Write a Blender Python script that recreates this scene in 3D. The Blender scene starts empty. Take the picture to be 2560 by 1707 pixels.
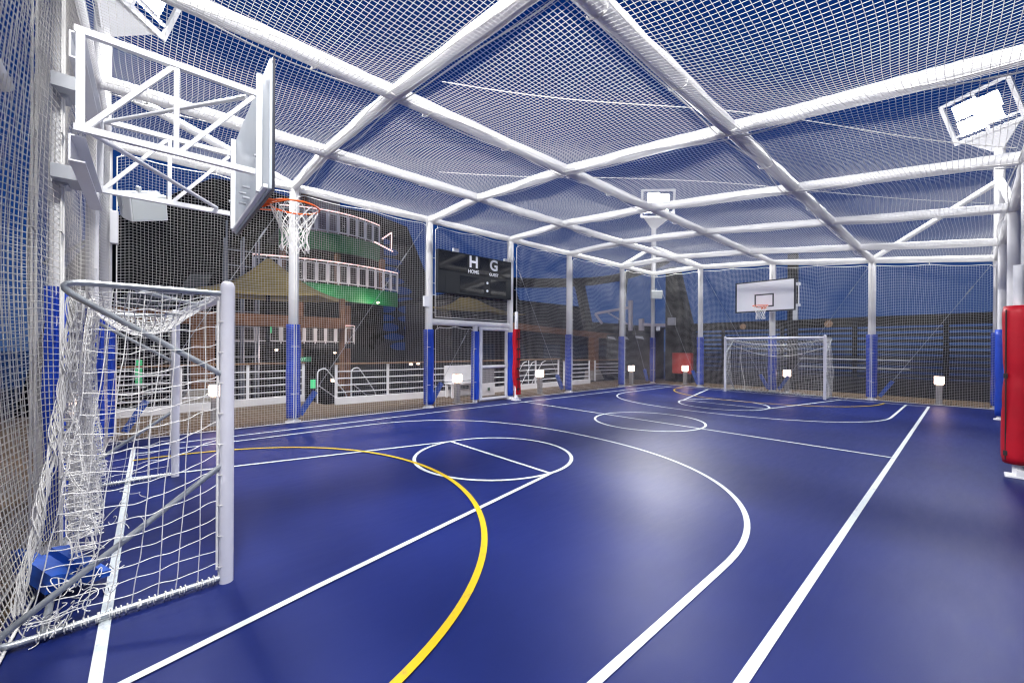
import bpy, bmesh, math, random
import numpy as np
from mathutils import Vector, Matrix
R = math.radians
scene = bpy.context.scene
col = scene.collection
random.seed(7); rng = np.random.default_rng(7)
PI = math.pi

# ------------------------------------------------------------ camera, world, exposure
cam_d = bpy.data.cameras.new('camera'); cam = bpy.data.objects.new('camera', cam_d); col.objects.link(cam)
cam_d.sensor_width = 36; cam_d.lens = 14.27; cam_d.shift_y = 0.0055; cam_d.clip_start = 0.05; cam_d.clip_end = 4000
YAW = R(48.317); ROLL = R(0.291)
F_ = Vector((math.cos(YAW), math.sin(YAW), 0)); R_ = Vector((math.sin(YAW), -math.cos(YAW), 0)); U_ = Vector((0, 0, 1))
cr, sr = math.cos(ROLL), math.sin(ROLL)
X_ = cr*R_ + sr*U_; Y_ = -sr*R_ + cr*U_
M = Matrix((X_, Y_, -F_)).transposed().to_4x4(); M.translation = Vector((0, 0, 1.6))
cam.matrix_world = M
scene.camera = cam
scene.render.engine = 'CYCLES'
scene.cycles.use_denoising = True; scene.cycles.use_adaptive_sampling = False; scene.cycles.filter_width = 1.2
scene.cycles.max_bounces = 6; scene.cycles.transparent_max_bounces = 8
scene.cycles.diffuse_bounces = 3; scene.cycles.glossy_bounces = 3
scene.cycles.sample_clamp_indirect = 4
scene.view_settings.view_transform = 'Standard'; scene.view_settings.look = 'None'
scene.view_settings.exposure = 0; scene.view_settings.gamma = 1

w = bpy.data.worlds.new('World'); scene.world = w; w.use_nodes = True
nt = w.node_tree; nt.nodes.clear()
wo = nt.nodes.new('ShaderNodeOutputWorld'); bg = nt.nodes.new('ShaderNodeBackground')
tc = nt.nodes.new('ShaderNodeTexCoord'); sx = nt.nodes.new('ShaderNodeSeparateXYZ'); rp = nt.nodes.new('ShaderNodeValToRGB')
nz = nt.nodes.new('ShaderNodeTexNoise'); nz.inputs['Scale'].default_value = 2.2; nz.inputs['Detail'].default_value = 4
mp = nt.nodes.new('ShaderNodeMapping'); mp.inputs['Scale'].default_value = (1, 1, 5)
ad = nt.nodes.new('ShaderNodeMath'); ad.operation = 'MULTIPLY_ADD'; ad.inputs[1].default_value = 0.12; 
nt.links.new(tc.outputs['Generated'], sx.inputs[0]); nt.links.new(tc.outputs['Generated'], mp.inputs[0]); nt.links.new(mp.outputs[0], nz.inputs['Vector'])
nt.links.new(nz.outputs['Fac'], ad.inputs[0]); nt.links.new(sx.outputs['Z'], ad.inputs[2])
nt.links.new(ad.outputs[0], rp.inputs[0]); nt.links.new(rp.outputs[0], bg.inputs[0]); nt.links.new(bg.outputs[0], wo.inputs[0])
e = rp.color_ramp.elements
e[0].position = 0.0; e[0].color = (0.045, 0.085, 0.19, 1)
e[1].position = 1.0; e[1].color = (0.001, 0.014, 0.115, 1)
for p_, c_ in ((0.09, (0.032, 0.075, 0.21, 1)), (0.25, (0.010, 0.046, 0.19, 1)), (0.5, (0.003, 0.030, 0.165, 1))):
    q = e.new(p_); q.color = c_
bg.inputs[1].default_value = 1.0

# ------------------------------------------------------------ materials
MATS = {}
def mat(name, base, rough=0.5, metal=0.0, spec=0.5, noise=None, bump=None, emit=None, estr=0.0, coat=0.0, alpha=None, trans=0.0):
    """noise=(scale, amount) mottles the colour; bump=(scale, strength, distance)"""
    if name in MATS: return MATS[name]
    m = bpy.data.materials.new(name); m.use_nodes = True; n = m.node_tree; b = n.nodes['Principled BSDF']
    b.inputs['Base Color'].default_value = (*base, 1); b.inputs['Roughness'].default_value = rough
    b.inputs['Metallic'].default_value = metal; b.inputs['Specular IOR Level'].default_value = spec
    b.inputs['Coat Weight'].default_value = coat; b.inputs['Transmission Weight'].default_value = trans
    if alpha is not None: b.inputs['Alpha'].default_value = alpha
    t = n.nodes.new('ShaderNodeTexCoord')
    if noise:
        nz = n.nodes.new('ShaderNodeTexNoise'); nz.inputs['Scale'].default_value = noise[0]; nz.inputs['Detail'].default_value = 6
        n.links.new(t.outputs['Object'], nz.inputs['Vector'])
        mr = n.nodes.new('ShaderNodeMapRange'); mr.inputs[1].default_value = 0.3; mr.inputs[2].default_value = 0.7
        mr.inputs[3].default_value = 1-noise[1]; mr.inputs[4].default_value = 1+noise[1]
        n.links.new(nz.outputs['Fac'], mr.inputs[0])
        mx = n.nodes.new('ShaderNodeVectorMath'); mx.operation = 'SCALE'; mx.inputs[0].default_value = base
        n.links.new(mr.outputs[0], mx.inputs['Scale']); n.links.new(mx.outputs[0], b.inputs['Base Color'])
    if bump:
        nb = n.nodes.new('ShaderNodeTexNoise'); nb.inputs['Scale'].default_value = bump[0]; nb.inputs['Detail'].default_value = 4
        bp = n.nodes.new('ShaderNodeBump'); bp.inputs['Strength'].default_value = bump[1]; bp.inputs['Distance'].default_value = bump[2]
        n.links.new(t.outputs['Object'], nb.inputs['Vector']); n.links.new(nb.outputs['Fac'], bp.inputs['Height']); n.links.new(bp.outputs[0], b.inputs['Normal'])
    if emit:
        b.inputs['Emission Color'].default_value = (*emit, 1); b.inputs['Emission Strength'].default_value = estr
    MATS[name] = m; return m
white = mat('white_paint', (.78, .79, .82), .35, noise=(3, .05), bump=(25, .08, .004))
tube_white = mat('white_tube_paint', (.80, .80, .81), .42, noise=(2.5, .07), bump=(8, .2, .008))
goal_white = mat('goal_white', (.74, .74, .80), .3, noise=(6, .03))
twine = mat('white_twine', (.80, .80, .80), .8, spec=.2)
twine_warm = mat('cream_twine', (.86, .84, .80), .85, spec=.2)
rope = mat('rope', (.82, .81, .78), .8, bump=(120, .5, .003))
galv = mat('galvanised_steel', (.42, .45, .47), .38, metal=.5, noise=(9, .25))
blue_pad = mat('blue_vinyl', (.010, .065, .52), .45, noise=(5, .12), bump=(12, .25, .006))
blue_foam = mat('blue_foam', (.006, .075, .42), .5, noise=(7, .2))
red_pad = mat('red_vinyl', (.42, .006, .018), .5, spec=.3, bump=(9, .35, .01), noise=(5, .08))
black = mat('black_strap', (.012, .012, .014), .6)
orange = mat('orange_steel', (.80, .12, .012), .38)
board_back = mat('board_back', (.50, .55, .60), .35, noise=(2, .08))
board_face = mat('board_face', (.88, .89, .93), .3, noise=(1.5, .03))
board_mark = mat('board_mark', (.012, .015, .03), .4)
speaker_m = mat('speaker_shell', (.80, .82, .82), .5); grille_m = mat('speaker_grille', (.58, .62, .61), .7, bump=(300, .4, .002))
def translucent(m, c):
    n = m.node_tree; out = n.nodes['Material Output']; b = n.nodes['Principled BSDF']
    tr_ = n.nodes.new('ShaderNodeBsdfTranslucent'); tr_.inputs[0].default_value = (*c, 1)
    mx = n.nodes.new('ShaderNodeMixShader'); mx.inputs[0].default_value = .42
    n.links.new(b.outputs[0], mx.inputs[1]); n.links.new(tr_.outputs[0], mx.inputs[2]); n.links.new(mx.outputs[0], out.inputs['Surface'])
translucent(twine, (.9, .9, .9)); translucent(twine_warm, (.82, .80, .76))
def line_mat(name, base, dirt):
    m = mat(name, base, .5); n = m.node_tree; b = n.nodes['Principled BSDF']; t = n.nodes.new('ShaderNodeTexCoord')
    q = n.nodes.new('ShaderNodeTexNoise'); q.inputs['Scale'].default_value = 9; q.inputs['Detail'].default_value = 10; q.inputs['Roughness'].default_value = .8
    r = n.nodes.new('ShaderNodeValToRGB'); r.color_ramp.elements[0].position = .34; r.color_ramp.elements[0].color = (*dirt, 1); r.color_ramp.elements[1].position = .45; r.color_ramp.elements[1].color = (*base, 1)
    n.links.new(t.outputs['Object'], q.inputs['Vector']); n.links.new(q.outputs['Fac'], r.inputs[0]); n.links.new(r.outputs[0], b.inputs['Base Color']); return m
line_white0 = mat('court_line_white', (.72, .77, .80), .5, noise=(1.6, .07))
line_white = line_mat('worn_line_white', (.60, .66, .68), (.36, .40, .46))
line_yellow = line_mat('worn_line_yellow', (.58, .40, .0), (.34, .25, .05))
sb_frame = mat('scoreboard_case', (.012, .015, .021), .5, spec=.25); sb_glass = mat('scoreboard_glass', (.010, .011, .014), .06, spec=.6)
sb_text = mat('scoreboard_letters', (.80, .82, .88), .5)
lamp_e = mat('floodlight_lens', (1, 1, 1), .3, emit=(.93, .96, 1.0), estr=45)
bollard_e = mat('bollard_lens', (1, .9, .8), .3, emit=(1.0, .66, .50), estr=15)
bollard_m = mat('bollard_metal', (.38, .37, .36), .45, metal=.3)
strip_e = mat('pink_light_strip', (1, .8, .8), .3, emit=(1.0, .62, .58), estr=2.0)
green_m = mat('green_fascia', (.004, .17, .04), .5, noise=(.35, .25))
dark_m = mat('dark_hull', (.004, .0042, .006), .7, spec=.2, noise=(.5, .3))
darkgrey = mat('dark_grey_paint', (.011, .012, .016), .6, spec=.3, noise=(.8, .3))
darkblue_g = mat('blue_reflection', (.004, .025, .11), .15, emit=(.008, .06, .26), estr=.3)  # blue reflections on the funnel, painted as a faint glow
wood_m = mat('orange_timber', (.18, .075, .028), .6, noise=(3, .25))
concrete_m = mat('pale_concrete', (.33, .30, .26), .8, noise=(4, .15))
canopy_m = mat('tan_canvas', (.40, .29, .08), .8, noise=(1.2, .12))
railwood = mat('varnished_rail', (.20, .11, .05), .45)
pale_steel = mat('pale_steel', (.40, .42, .46), .5)
pink_white = mat('davit_paint', (.58, .52, .58), .5)
glass_pane = mat('pale_glass', (.30, .28, .28), .2, alpha=.16)
interior = mat('dark_interior', (.008, .007, .006), .8, spec=.2, noise=(1.1, .5))
warm_e = mat('warm_lamp', (1, .8, .6), .4, emit=(1, .72, .55), estr=3)
green_e = mat('green_sign_light', (.1, .7, .3), .4, emit=(.08, .75, .28), estr=.4)
amber = mat('amber_reflection', (.16, .10, .06), .5, emit=(.5, .3, .16), estr=.12)  # dim glow painted in for brownish reflections on the windbreak

for m_ in (lamp_e, strip_e, amber, green_e, warm_e, darkblue_g): m_.cycles.emission_sampling = 'NONE'

def wood_deck():
    m = bpy.data.materials.new('teak_deck'); m.use_nodes = True; n = m.node_tree; b = n.nodes['Principled BSDF']
    t = n.nodes.new('ShaderNodeTexCoord'); br = n.nodes.new('ShaderNodeTexBrick')
    br.inputs['Scale'].default_value = 1.0; br.inputs['Brick Width'].default_value = 2.4; br.inputs['Row Height'].default_value = .11
    br.inputs['Mortar Size'].default_value = .008; br.inputs['Color1'].default_value = (.19, .13, .075, 1); br.inputs['Color2'].default_value = (.14, .098, .055, 1)
    br.inputs['Mortar'].default_value = (.02, .02, .02, 1); n.links.new(t.outputs['Object'], br.inputs['Vector'])
    n.links.new(br.outputs['Color'], b.inputs['Base Color']); b.inputs['Roughness'].default_value = .7
    return m
def court_mat():
    m = bpy.data.materials.new('court_surface'); m.use_nodes = True; n = m.node_tree; b = n.nodes['Principled BSDF']
    t = n.nodes.new('ShaderNodeTexCoord')
    n1 = n.nodes.new('ShaderNodeTexNoise'); n1.inputs['Scale'].default_value = .8; n1.inputs['Detail'].default_value = 5
    n2 = n.nodes.new('ShaderNodeTexNoise'); n2.inputs['Scale'].default_value = 140; n2.inputs['Detail'].default_value = 3
    n3 = n.nodes.new('ShaderNodeTexNoise'); n3.inputs['Scale'].default_value = 5; n3.inputs['Detail'].default_value = 8; n3.inputs['Roughness'].default_value = .7
    mp = n.nodes.new('ShaderNodeMapping'); mp.inputs['Scale'].default_value = (.6, 3, 1); mp.inputs['Rotation'].default_value = (0, 0, R(35))
    n.links.new(t.outputs['Object'], mp.inputs[0]); n.links.new(mp.outputs[0], n3.inputs['Vector'])
    for q in (n1, n2): n.links.new(t.outputs['Object'], q.inputs['Vector'])
    r1 = n.nodes.new('ShaderNodeValToRGB'); r1.color_ramp.elements[0].position = .3; r1.color_ramp.elements[1].position = .7
    r1.color_ramp.elements[0].color = (.0052, .0125, .092, 1); r1.color_ramp.elements[1].color = (.0088, .0180, .125, 1)
    n.links.new(n1.outputs['Fac'], r1.inputs[0])
    mr = n.nodes.new('ShaderNodeMapRange'); mr.inputs[1].default_value = .62; mr.inputs[2].default_value = .80; mr.inputs[3].default_value = 0; mr.inputs[4].default_value = .28
    n.links.new(n2.outputs['Fac'], mr.inputs[0])
    mx = n.nodes.new('ShaderNodeMix'); mx.data_type = 'RGBA'; mx.inputs['B'].default_value = (.045, .06, .20, 1)
    n.links.new(mr.outputs[0], mx.inputs['Factor']); n.links.new(r1.outputs[0], mx.inputs['A'])
    n4 = n.nodes.new('ShaderNodeTexNoise'); n4.inputs['Scale'].default_value = 2.2; n4.inputs['Detail'].default_value = 9; n4.inputs['Roughness'].default_value = .75; n4.inputs['Distortion'].default_value = 1.6
    n.links.new(mp.outputs[0], n4.inputs['Vector'])
    m4 = n.nodes.new('ShaderNodeMapRange'); m4.inputs[1].default_value = .56; m4.inputs[2].default_value = .78; m4.inputs[3].default_value = 0; m4.inputs[4].default_value = .20
    n.links.new(n4.outputs['Fac'], m4.inputs[0])
    mx2 = n.nodes.new('ShaderNodeMix'); mx2.data_type = 'RGBA'; mx2.inputs['B'].default_value = (.022, .032, .15, 1)
    n.links.new(m4.outputs[0], mx2.inputs['Factor']); n.links.new(mx.outputs['Result'], mx2.inputs['A'])
    n.links.new(mx2.outputs['Result'], b.inputs['Base Color'])
    rr = n.nodes.new('ShaderNodeMapRange'); rr.inputs[1].default_value = .3; rr.inputs[2].default_value = .7; rr.inputs[3].default_value = .41; rr.inputs[4].default_value = .47
    n.links.new(n3.outputs['Fac'], rr.inputs[0]); n.links.new(rr.outputs[0], b.inputs['Roughness'])
    b.inputs['Specular IOR Level'].default_value = .16
    bp = n.nodes.new('ShaderNodeBump'); bp.inputs['Strength'].default_value = .12; bp.inputs['Distance'].default_value = .003
    n.links.new(n2.outputs['Fac'], bp.inputs['Height']); n.links.new(bp.outputs[0], b.inputs['Normal'])
    return m

# ------------------------------------------------------------ object helpers
def prop(o, label=None, cat=None, group=None, kind=None):
    if label: o['label'] = label
    if cat: o['category'] = cat
    if group: o['group'] = group
    if kind: o['kind'] = kind
    return o
def thing(name, loc, label, cat, group=None, rz=0):
    o = bpy.data.objects.new(name, None); o.empty_display_size = .1; col.objects.link(o)
    o.location = loc; o.rotation_euler = (0, 0, rz); return prop(o, label, cat, group)
def link(name, me, m, parent=None):
    o = bpy.data.objects.new(name, me); col.objects.link(o)
    if m: me.materials.append(m)
    if parent is not None:
        o.parent = parent
    return o

class MB:
    """collects vertices and faces; coordinates are local to the parent (or world when top-level)"""
    def __init__(s): s.v = []; s.f = []; s.sm = []
    def add(s, vs, fs, smooth=False):
        b = len(s.v); s.v += [tuple(p) for p in vs]; s.f += [tuple(b+i for i in f) for f in fs]; s.sm += [smooth]*len(fs); return s
    def box(s, lo, hi, ch=0.0, rot=None, org=None):
        lo = Vector(lo); hi = Vector(hi)
        bm = bmesh.new(); bmesh.ops.create_cube(bm, size=1)
        for v in bm.verts: v.co = Vector([(lo[i]+hi[i])/2 + v.co[i]*(hi[i]-lo[i]) for i in range(3)])
        if ch: bmesh.ops.bevel(bm, geom=bm.edges[:], offset=ch, segments=2, affect='EDGES', profile=.5)
        if rot is not None:
            o = Vector(org) if org is not None else (lo+hi)/2
            for v in bm.verts: v.co = rot @ (v.co-o) + o
        bm.verts.index_update()
        s.add([v.co[:] for v in bm.verts], [[v.index for v in f.verts] for f in bm.faces]); bm.free(); return s
    def tube(s, pts, r, n=12, cap=True, closed=False):
        P = [Vector(p) for p in pts]; k = len(P); rs = r if isinstance(r, (list, tuple)) else [r]*k
        up = None; rings = []
        for i in range(k):
            a = P[(i-1) % k] if (i > 0 or closed) else P[i]; c = P[(i+1) % k] if (i < k-1 or closed) else P[i]
            t = (c-a).normalized()
            if up is None:
                up = Vector((0, 0, 1)) if abs(t.z) < .95 else Vector((1, 0, 0))
            u = (up - t*up.dot(t))
            if u.length < 1e-6: u = t.orthogonal()
            u.normalize(); up = u; b = t.cross(u)
            rings.append([P[i] + (u*math.cos(2*PI*j/n) + b*math.sin(2*PI*j/n))*rs[i] for j in range(n)])
        vs = [p for rg in rings for p in rg]; fs = []
        for i in range(k if closed else k-1):
            i2 = (i+1) % k
            for j in range(n): fs.append((i*n+j, i*n+(j+1) % n, i2*n+(j+1) % n, i2*n+j))
        s.add(vs, fs, True)
        if cap and not closed:
            s.add(rings[0], [tuple(range(n-1, -1, -1))]); s.add(rings[-1], [tuple(range(n))])
        return s
    def bar(s, a, b, wd, ht, up=(0, 0, 1)):
        a = Vector(a); b = Vector(b); t = (b-a).normalized(); u = Vector(up); 
        if abs(t.dot(u)) > .95: u = Vector((1, 0, 0))
        sd = t.cross(u).normalized(); u = sd.cross(t)
        vs = [q + sd*(x*wd/2) + u*(y*ht/2) for q in (a, b) for x, y in ((-1, -1), (1, -1), (1, 1), (-1, 1))]
        return s.add(vs, [(0, 3, 2, 1), (4, 5, 6, 7), (0, 1, 5, 4), (1, 2, 6, 5), (2, 3, 7, 6), (3, 0, 4, 7)])
    def prism(s, poly, d):
        d = Vector(d); n = len(poly); vs = [Vector(p) for p in poly] + [Vector(p)+d for p in poly]
        return s.add(vs, [tuple(range(n-1, -1, -1)), tuple(range(n, 2*n))] + [(i, (i+1) % n, n+(i+1) % n, n+i) for i in range(n)])
    def lathe(s, prof, c=(0, 0, 0), n=20):
        c = Vector(c); vs = []; fs = []
        for (r, z) in prof:
            for j in range(n): vs.append(c + Vector((r*math.cos(2*PI*j/n), r*math.sin(2*PI*j/n), z)))
        for i in range(len(prof)-1):
            for j in range(n): fs.append((i*n+j, i*n+(j+1) % n, (i+1)*n+(j+1) % n, (i+1)*n+j))
        return s.add(vs, fs, True)
    def build(s, name, m, parent=None, local=None):
        me = bpy.data.meshes.new(name); vs = s.v
        if local is not None:
            vs = [tuple(local @ Vector(p)) for p in vs]
        me.from_pydata(vs, [], s.f); me.polygons.foreach_set('use_smooth', s.sm); me.update()
        bm = bmesh.new(); bm.from_mesh(me); bmesh.ops.recalc_face_normals(bm, faces=bm.faces); bm.to_mesh(me); bm.free()
        return link(name, me, m, parent)

def strands_mesh(name, lines, r, m, parent=None, sides=3):
    """lines: list of (k,3) arrays, each a twine of its own"""
    V = []; Fc = []; off = 0
    for P in lines:
        P = np.asarray(P, float); k = len(P)
        T = np.gradient(P, axis=0); T /= np.linalg.norm(T, axis=1)[:, None]+1e-12
        a = np.array([.31, .17, .93]); 
        if abs((T @ a)).mean() > .8: a = np.array([.93, .31, .17])
        U = np.cross(T, a); U /= np.linalg.norm(U, axis=1)[:, None]; B = np.cross(T, U)
        ang = 2*PI*np.arange(sides)/sides
        ring = P[:, None, :] + r*(U[:, None, :]*np.cos(ang)[None, :, None] + B[:, None, :]*np.sin(ang)[None, :, None])
        V.append(ring.reshape(-1, 3))
        i = np.arange(k-1)[:, None]; j = np.arange(sides)[None, :]
        f = np.stack([i*sides+j, i*sides+(j+1) % sides, (i+1)*sides+(j+1) % sides, (i+1)*sides+j], -1).reshape(-1, 4) + off
        Fc.append(f); off += k*sides
    V = np.concatenate(V); Fc = np.concatenate(Fc)
    me = bpy.data.meshes.new(name); me.vertices.add(len(V)); me.vertices.foreach_set('co', V.ravel().astype(np.float32))
    me.loops.add(len(Fc)*4); me.loops.foreach_set('vertex_index', Fc.ravel().astype(np.int32))
    me.polygons.add(len(Fc)); me.polygons.foreach_set('loop_start', np.arange(len(Fc), dtype=np.int32)*4)
    me.polygons.foreach_set('use_smooth', np.ones(len(Fc), dtype=bool)); me.update(calc_edges=True)
    return link(name, me, m, parent)

def wob(seed, n=5, smin=1., smax=4.):
    g = np.random.default_rng(seed); k = g.uniform(smin, smax, (n, 2))*g.choice([-1, 1], (n, 2)); ph = g.uniform(0, 6.28, n); am = g.uniform(.4, 1, n)/n
    return lambda s, t: sum(am[i]*np.sin(k[i, 0]*s*2+k[i, 1]*t*2+ph[i]) for i in range(n))

def net_lines(P, L1, L2, cell, seg=.16):
    """P(s,t) surface with s,t in metres over 0..L1, 0..L2 -> twines both ways"""
    out = []
    n1 = max(2, int(round(L1/cell))); n2 = max(2, int(round(L2/cell)))
    k2 = max(3, int(L2/seg)); k1 = max(3, int(L1/seg))
    for i in range(n1+1):
        s = np.full(k2+1, L1*i/n1); t = np.linspace(0, L2, k2+1); out.append(P(s, t))
    for j in range(n2+1):
        t = np.full(k1+1, L2*j/n2); s = np.linspace(0, L1, k1+1); out.append(P(s, t))
    return out

# ------------------------------------------------------------ layout constants
YL = [9.42, 7.30, 4.72, 2.00, -0.52]           # longitudinal members, left wall to right wall
ZL = [4.93, 4.93, 4.72, 4.37, 4.04]
XT = [-0.55, 2.24, 5.46, 8.30, 11.09, 14.40, 16.85]   # bays, near end to far end
def zroof(y):
    return float(np.interp(-y, [-9.42, -7.3, -4.72, -2.0, .52], ZL))
def zr(y): return np.interp(-y, [-9.42, -7.3, -4.72, -2.0, .52], ZL)

# ------------------------------------------------------------ setting: court, deck, sea
def plane(name, x0, y0, x1, y1, z, m, kind='structure'):
    b = MB().add([(x0, y0, z), (x1, y0, z), (x1, y1, z), (x0, y1, z)], [(0, 1, 2, 3)]).build(name, m); return prop(b, kind=kind)
plane('sea', -1500, -1500, 2500, 2500, -24, mat('dark_sea', (.006, .014, .03), .25, bump=(.8, .5, .3)))
prop(MB().box((-14, -7, -.6), (20.2, 11.95, -.035)).add([(-14, 11.95, -.036), (3.65, 11.95, -.036), (3.5, 14.2, -.036), (-14, 14.2, -.036)], [(0, 1, 2, 3)]).build('deck', wood_deck()), kind='structure')
plane('lower_deck', -14, 11.2, 40, 70, -3.2, mat('lower_deck_paint', (.05, .045, .04), .7, noise=(.7, .5)))
court = MB().box((-.62, -.66, -.03), (16.92, 9.5, 0)).build('court', court_mat()); prop(court, kind='structure')

LW = .052
def ribbon(b, pts, wd, z, closed=False):
    P = [Vector((p[0], p[1], 0)) for p in pts]; k = len(P); L = []; Rr = []
    for i in range(k):
        a = P[(i-1) % k] if (i > 0 or closed) else P[i]; c = P[(i+1) % k] if (i < k-1 or closed) else P[i]
        t = (c-a).normalized(); n = Vector((-t.y, t.x, 0)); L.append(P[i]+n*wd/2+Vector((0, 0, z))); Rr.append(P[i]-n*wd/2+Vector((0, 0, z)))
    vs = L+Rr; fs = [(i, (i+1) % k, k+(i+1) % k, k+i) for i in range(k if closed else k-1)]
    b.add(vs, fs)
def arc(cx, cy, rx, ry, a0, a1, n=72): return [(cx+rx*math.cos(R(a0+(a1-a0)*i/n)), cy+ry*math.sin(R(a0+(a1-a0)*i/n))) for i in range(n+1)]
X0, X1, Y0, Y1, XM, YC = -.19, 16.15, .69, 8.62, 8.15, 4.655
lines = [
    ([(X0, Y0+LW/2), (X1, Y0+LW/2)], .004), ([(X0, Y1), (X1, Y1)], .004), ([(X0, Y0), (X0, Y1)], .0055), ([(X1, Y0), (X1, Y1)], .0055),
    ([(XM, Y0), (XM, Y1)], .0065), (arc(XM, YC, 1.14, 1.14, 0, 360), .0075),
    (arc(3.79, YC, 1.14, 1.14, 0, 360), .0075), ([(3.79, YC-1.15), (3.79, YC+1.15)], .0065),
    ([(X0, 2.62), (.85, 2.87), (3.8, 3.51)], .0085), ([(X0, 6.68), (.82, 6.45), (3.8, 5.79)], .0085),
    (arc(12.17, YC, 1.14, 1.14, 0, 360), .0075), ([(12.17, YC-1.15), (12.17, YC+1.15)], .0065),
    ([(X1, 2.62), (12.17, 3.51)], .0085), ([(X1, 6.68), (12.17, 5.79)], .0085)]
# three-point arcs, measured: straight sides with a rounded front
def tp(front, side_x, sgn):
    a = [(X0 if sgn > 0 else X1, 1.16), (side_x, 1.18)]
    cx = side_x; cy = YC
    pts = []
    for i in range(0, 91):
        t = R(-90+180*i/90); c_ = max(0., math.cos(t)); s_ = math.sin(t)
        pts.append((cx+sgn*abs(front-side_x)*c_**(2/2.25), cy+3.47*math.copysign(abs(s_)**(2/2.25), s_)))
    return [(X0 if sgn > 0 else X1, 1.17)]+pts+[(X0 if sgn > 0 else X1, 8.14)]
lines += [(tp(5.88, 3.1, 1), .0048), (tp(10.3, 12.96, -1), .0048)]
for i, (pts, z) in enumerate(lines):
    b = MB(); ribbon(b, pts, LW*.95 if i > 3 else LW, z, closed=(i in (5, 6, 10))); prop(b.build('court_marking', line_white), kind='structure')
for cx, sg in ((X0, 1), (X1, -1)):
    b = MB(); ribbon(b, [(cx+sg*2.93*max(0, math.cos(R(t)))**.9, YC+3.02*math.sin(R(t))) for t in np.linspace(-90, 90, 90)], LW, .0095)
    prop(b.build('court_marking', line_yellow), kind='structure')

# ------------------------------------------------------------ cage frame
frame = thing('cage_frame', (0, 0, 0), 'white tubular steel cage frame over the whole blue court, posts padded in blue below', 'steel frame')
def padding(x, y, r, parent, ridged=False, seed=0, z1=2.05, z0=.1):
    b = MB(); n = 40 if ridged else 24; kz = 14; vs = []; g = random.Random(seed)
    for i in range(kz+1):
        z = z0+(z1-z0)*i/kz; dr = g.uniform(-.004, .004); dx = .006*math.sin(i*.7+seed)
        for j in range(n):
            a = 2*PI*j/n; rr = r+dr + (.012*(1 if j % 4 < 2 else -1) if ridged else 0)
            vs.append((x+dx+rr*math.cos(a), y+rr*math.sin(a), z))
    fs = [(i*n+j, i*n+(j+1) % n, (i+1)*n+(j+1) % n, (i+1)*n+j) for i in range(kz) for j in range(n)]
    fs += [tuple(range(n-1, -1, -1)), tuple(kz*n+j for j in range(n))]
    b.add(vs, fs, not ridged); return b.build('padding', blue_pad, parent)
def post(x, y, ztop, r=.095, pad_r=.135, ridged=False, seed=0):
    p = MB().tube([(x, y, 0), (x, y, ztop)], r, 20).build('post', tube_white, frame)
    MB().lathe([(0, .0), (r+.055, .0), (r+.055, .03), (r+.01, .04), (r+.005, .07)], (x, y, .0), 24).build('base_plate', white, p)
    if pad_r: padding(x, y, pad_r, p, ridged, seed)
    return p
for i, x in enumerate(XT): 
    if i == 0: post(x, YL[0], ZL[0], .07, .11, True, i)
    elif i == 6: post(x, YL[0], ZL[0], .085, .12, False, i)
    else: post(x, YL[0], ZL[0], .095, .135 if i not in (3,) else .115, False, i)
post(XT[0], 7.30, ZL[1], .06, .10, True, 11); post(XT[0], 4.72, ZL[2], .042, .055, True, 12); post(XT[0]-.1, 2.0, ZL[3], .055, .09, True, 13)
post(XT[0]-.1, -.52, ZL[4], .085, .12, True, 14)
for i, y in enumerate(YL[1:4]): post(XT[6], y, ZL[i+1], .095, .135, False, 20+i)
for i in (1, 2, 3, 4, 5, 6): post(XT[i], YL[4], ZL[4], .075, .11, False, 30+i)
# beams: tubes covered in the bound netting look slightly lumpy
def lump(a, b, r, step=.35, seed=0):
    a = Vector(a); b = Vector(b); n = max(2, int((b-a).length/step)); g = random.Random(seed)
    return [a.lerp(b, i/n)+Vector((g.uniform(-.006, .006), g.uniform(-.006, .006), g.uniform(-.006, .006))) for i in range(n+1)], [r*g.uniform(.95, 1.06) for i in range(n+1)]
sd = 0
for k, (y, z) in enumerate(zip(YL, ZL)):
    sd += 1; p, r = lump((XT[0], y, z), (XT[6], y, z), .088 if k not in (0, 4) else .08, seed=sd)
    MB().tube(p, r, 16).build('roof_beam', tube_white, frame)
for i, x in enumerate(XT):
    pts = []; rs = []
    for k in range(4):
        sd += 1; p, r = lump((x, YL[k], ZL[k]), (x, YL[k+1], ZL[k+1]), .082, seed=sd); pts += p[(1 if k else 0):]; rs += r[(1 if k else 0):]
    MB().tube(pts, rs, 16).build('roof_beam', tube_white, frame)
# door bay header and door post
MB().tube([(XT[2], 9.42, 2.26), (XT[3], 9.42, 2.26)], .085, 18).build('door_header', tube_white, frame)
dp = MB().tube([(6.97, 9.42, 0), (6.97, 9.42, 2.25)], .07, 18).build('post', tube_white, frame)
padding(6.97, 9.42, .105, dp, True, 5)
# outer girts on the near end wall, seen through the net
MB().tube([(-.72, 1.9, 3.28), (-.72, 4.15, 3.28)], .05, 14).build('girt', tube_white, frame)

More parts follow.
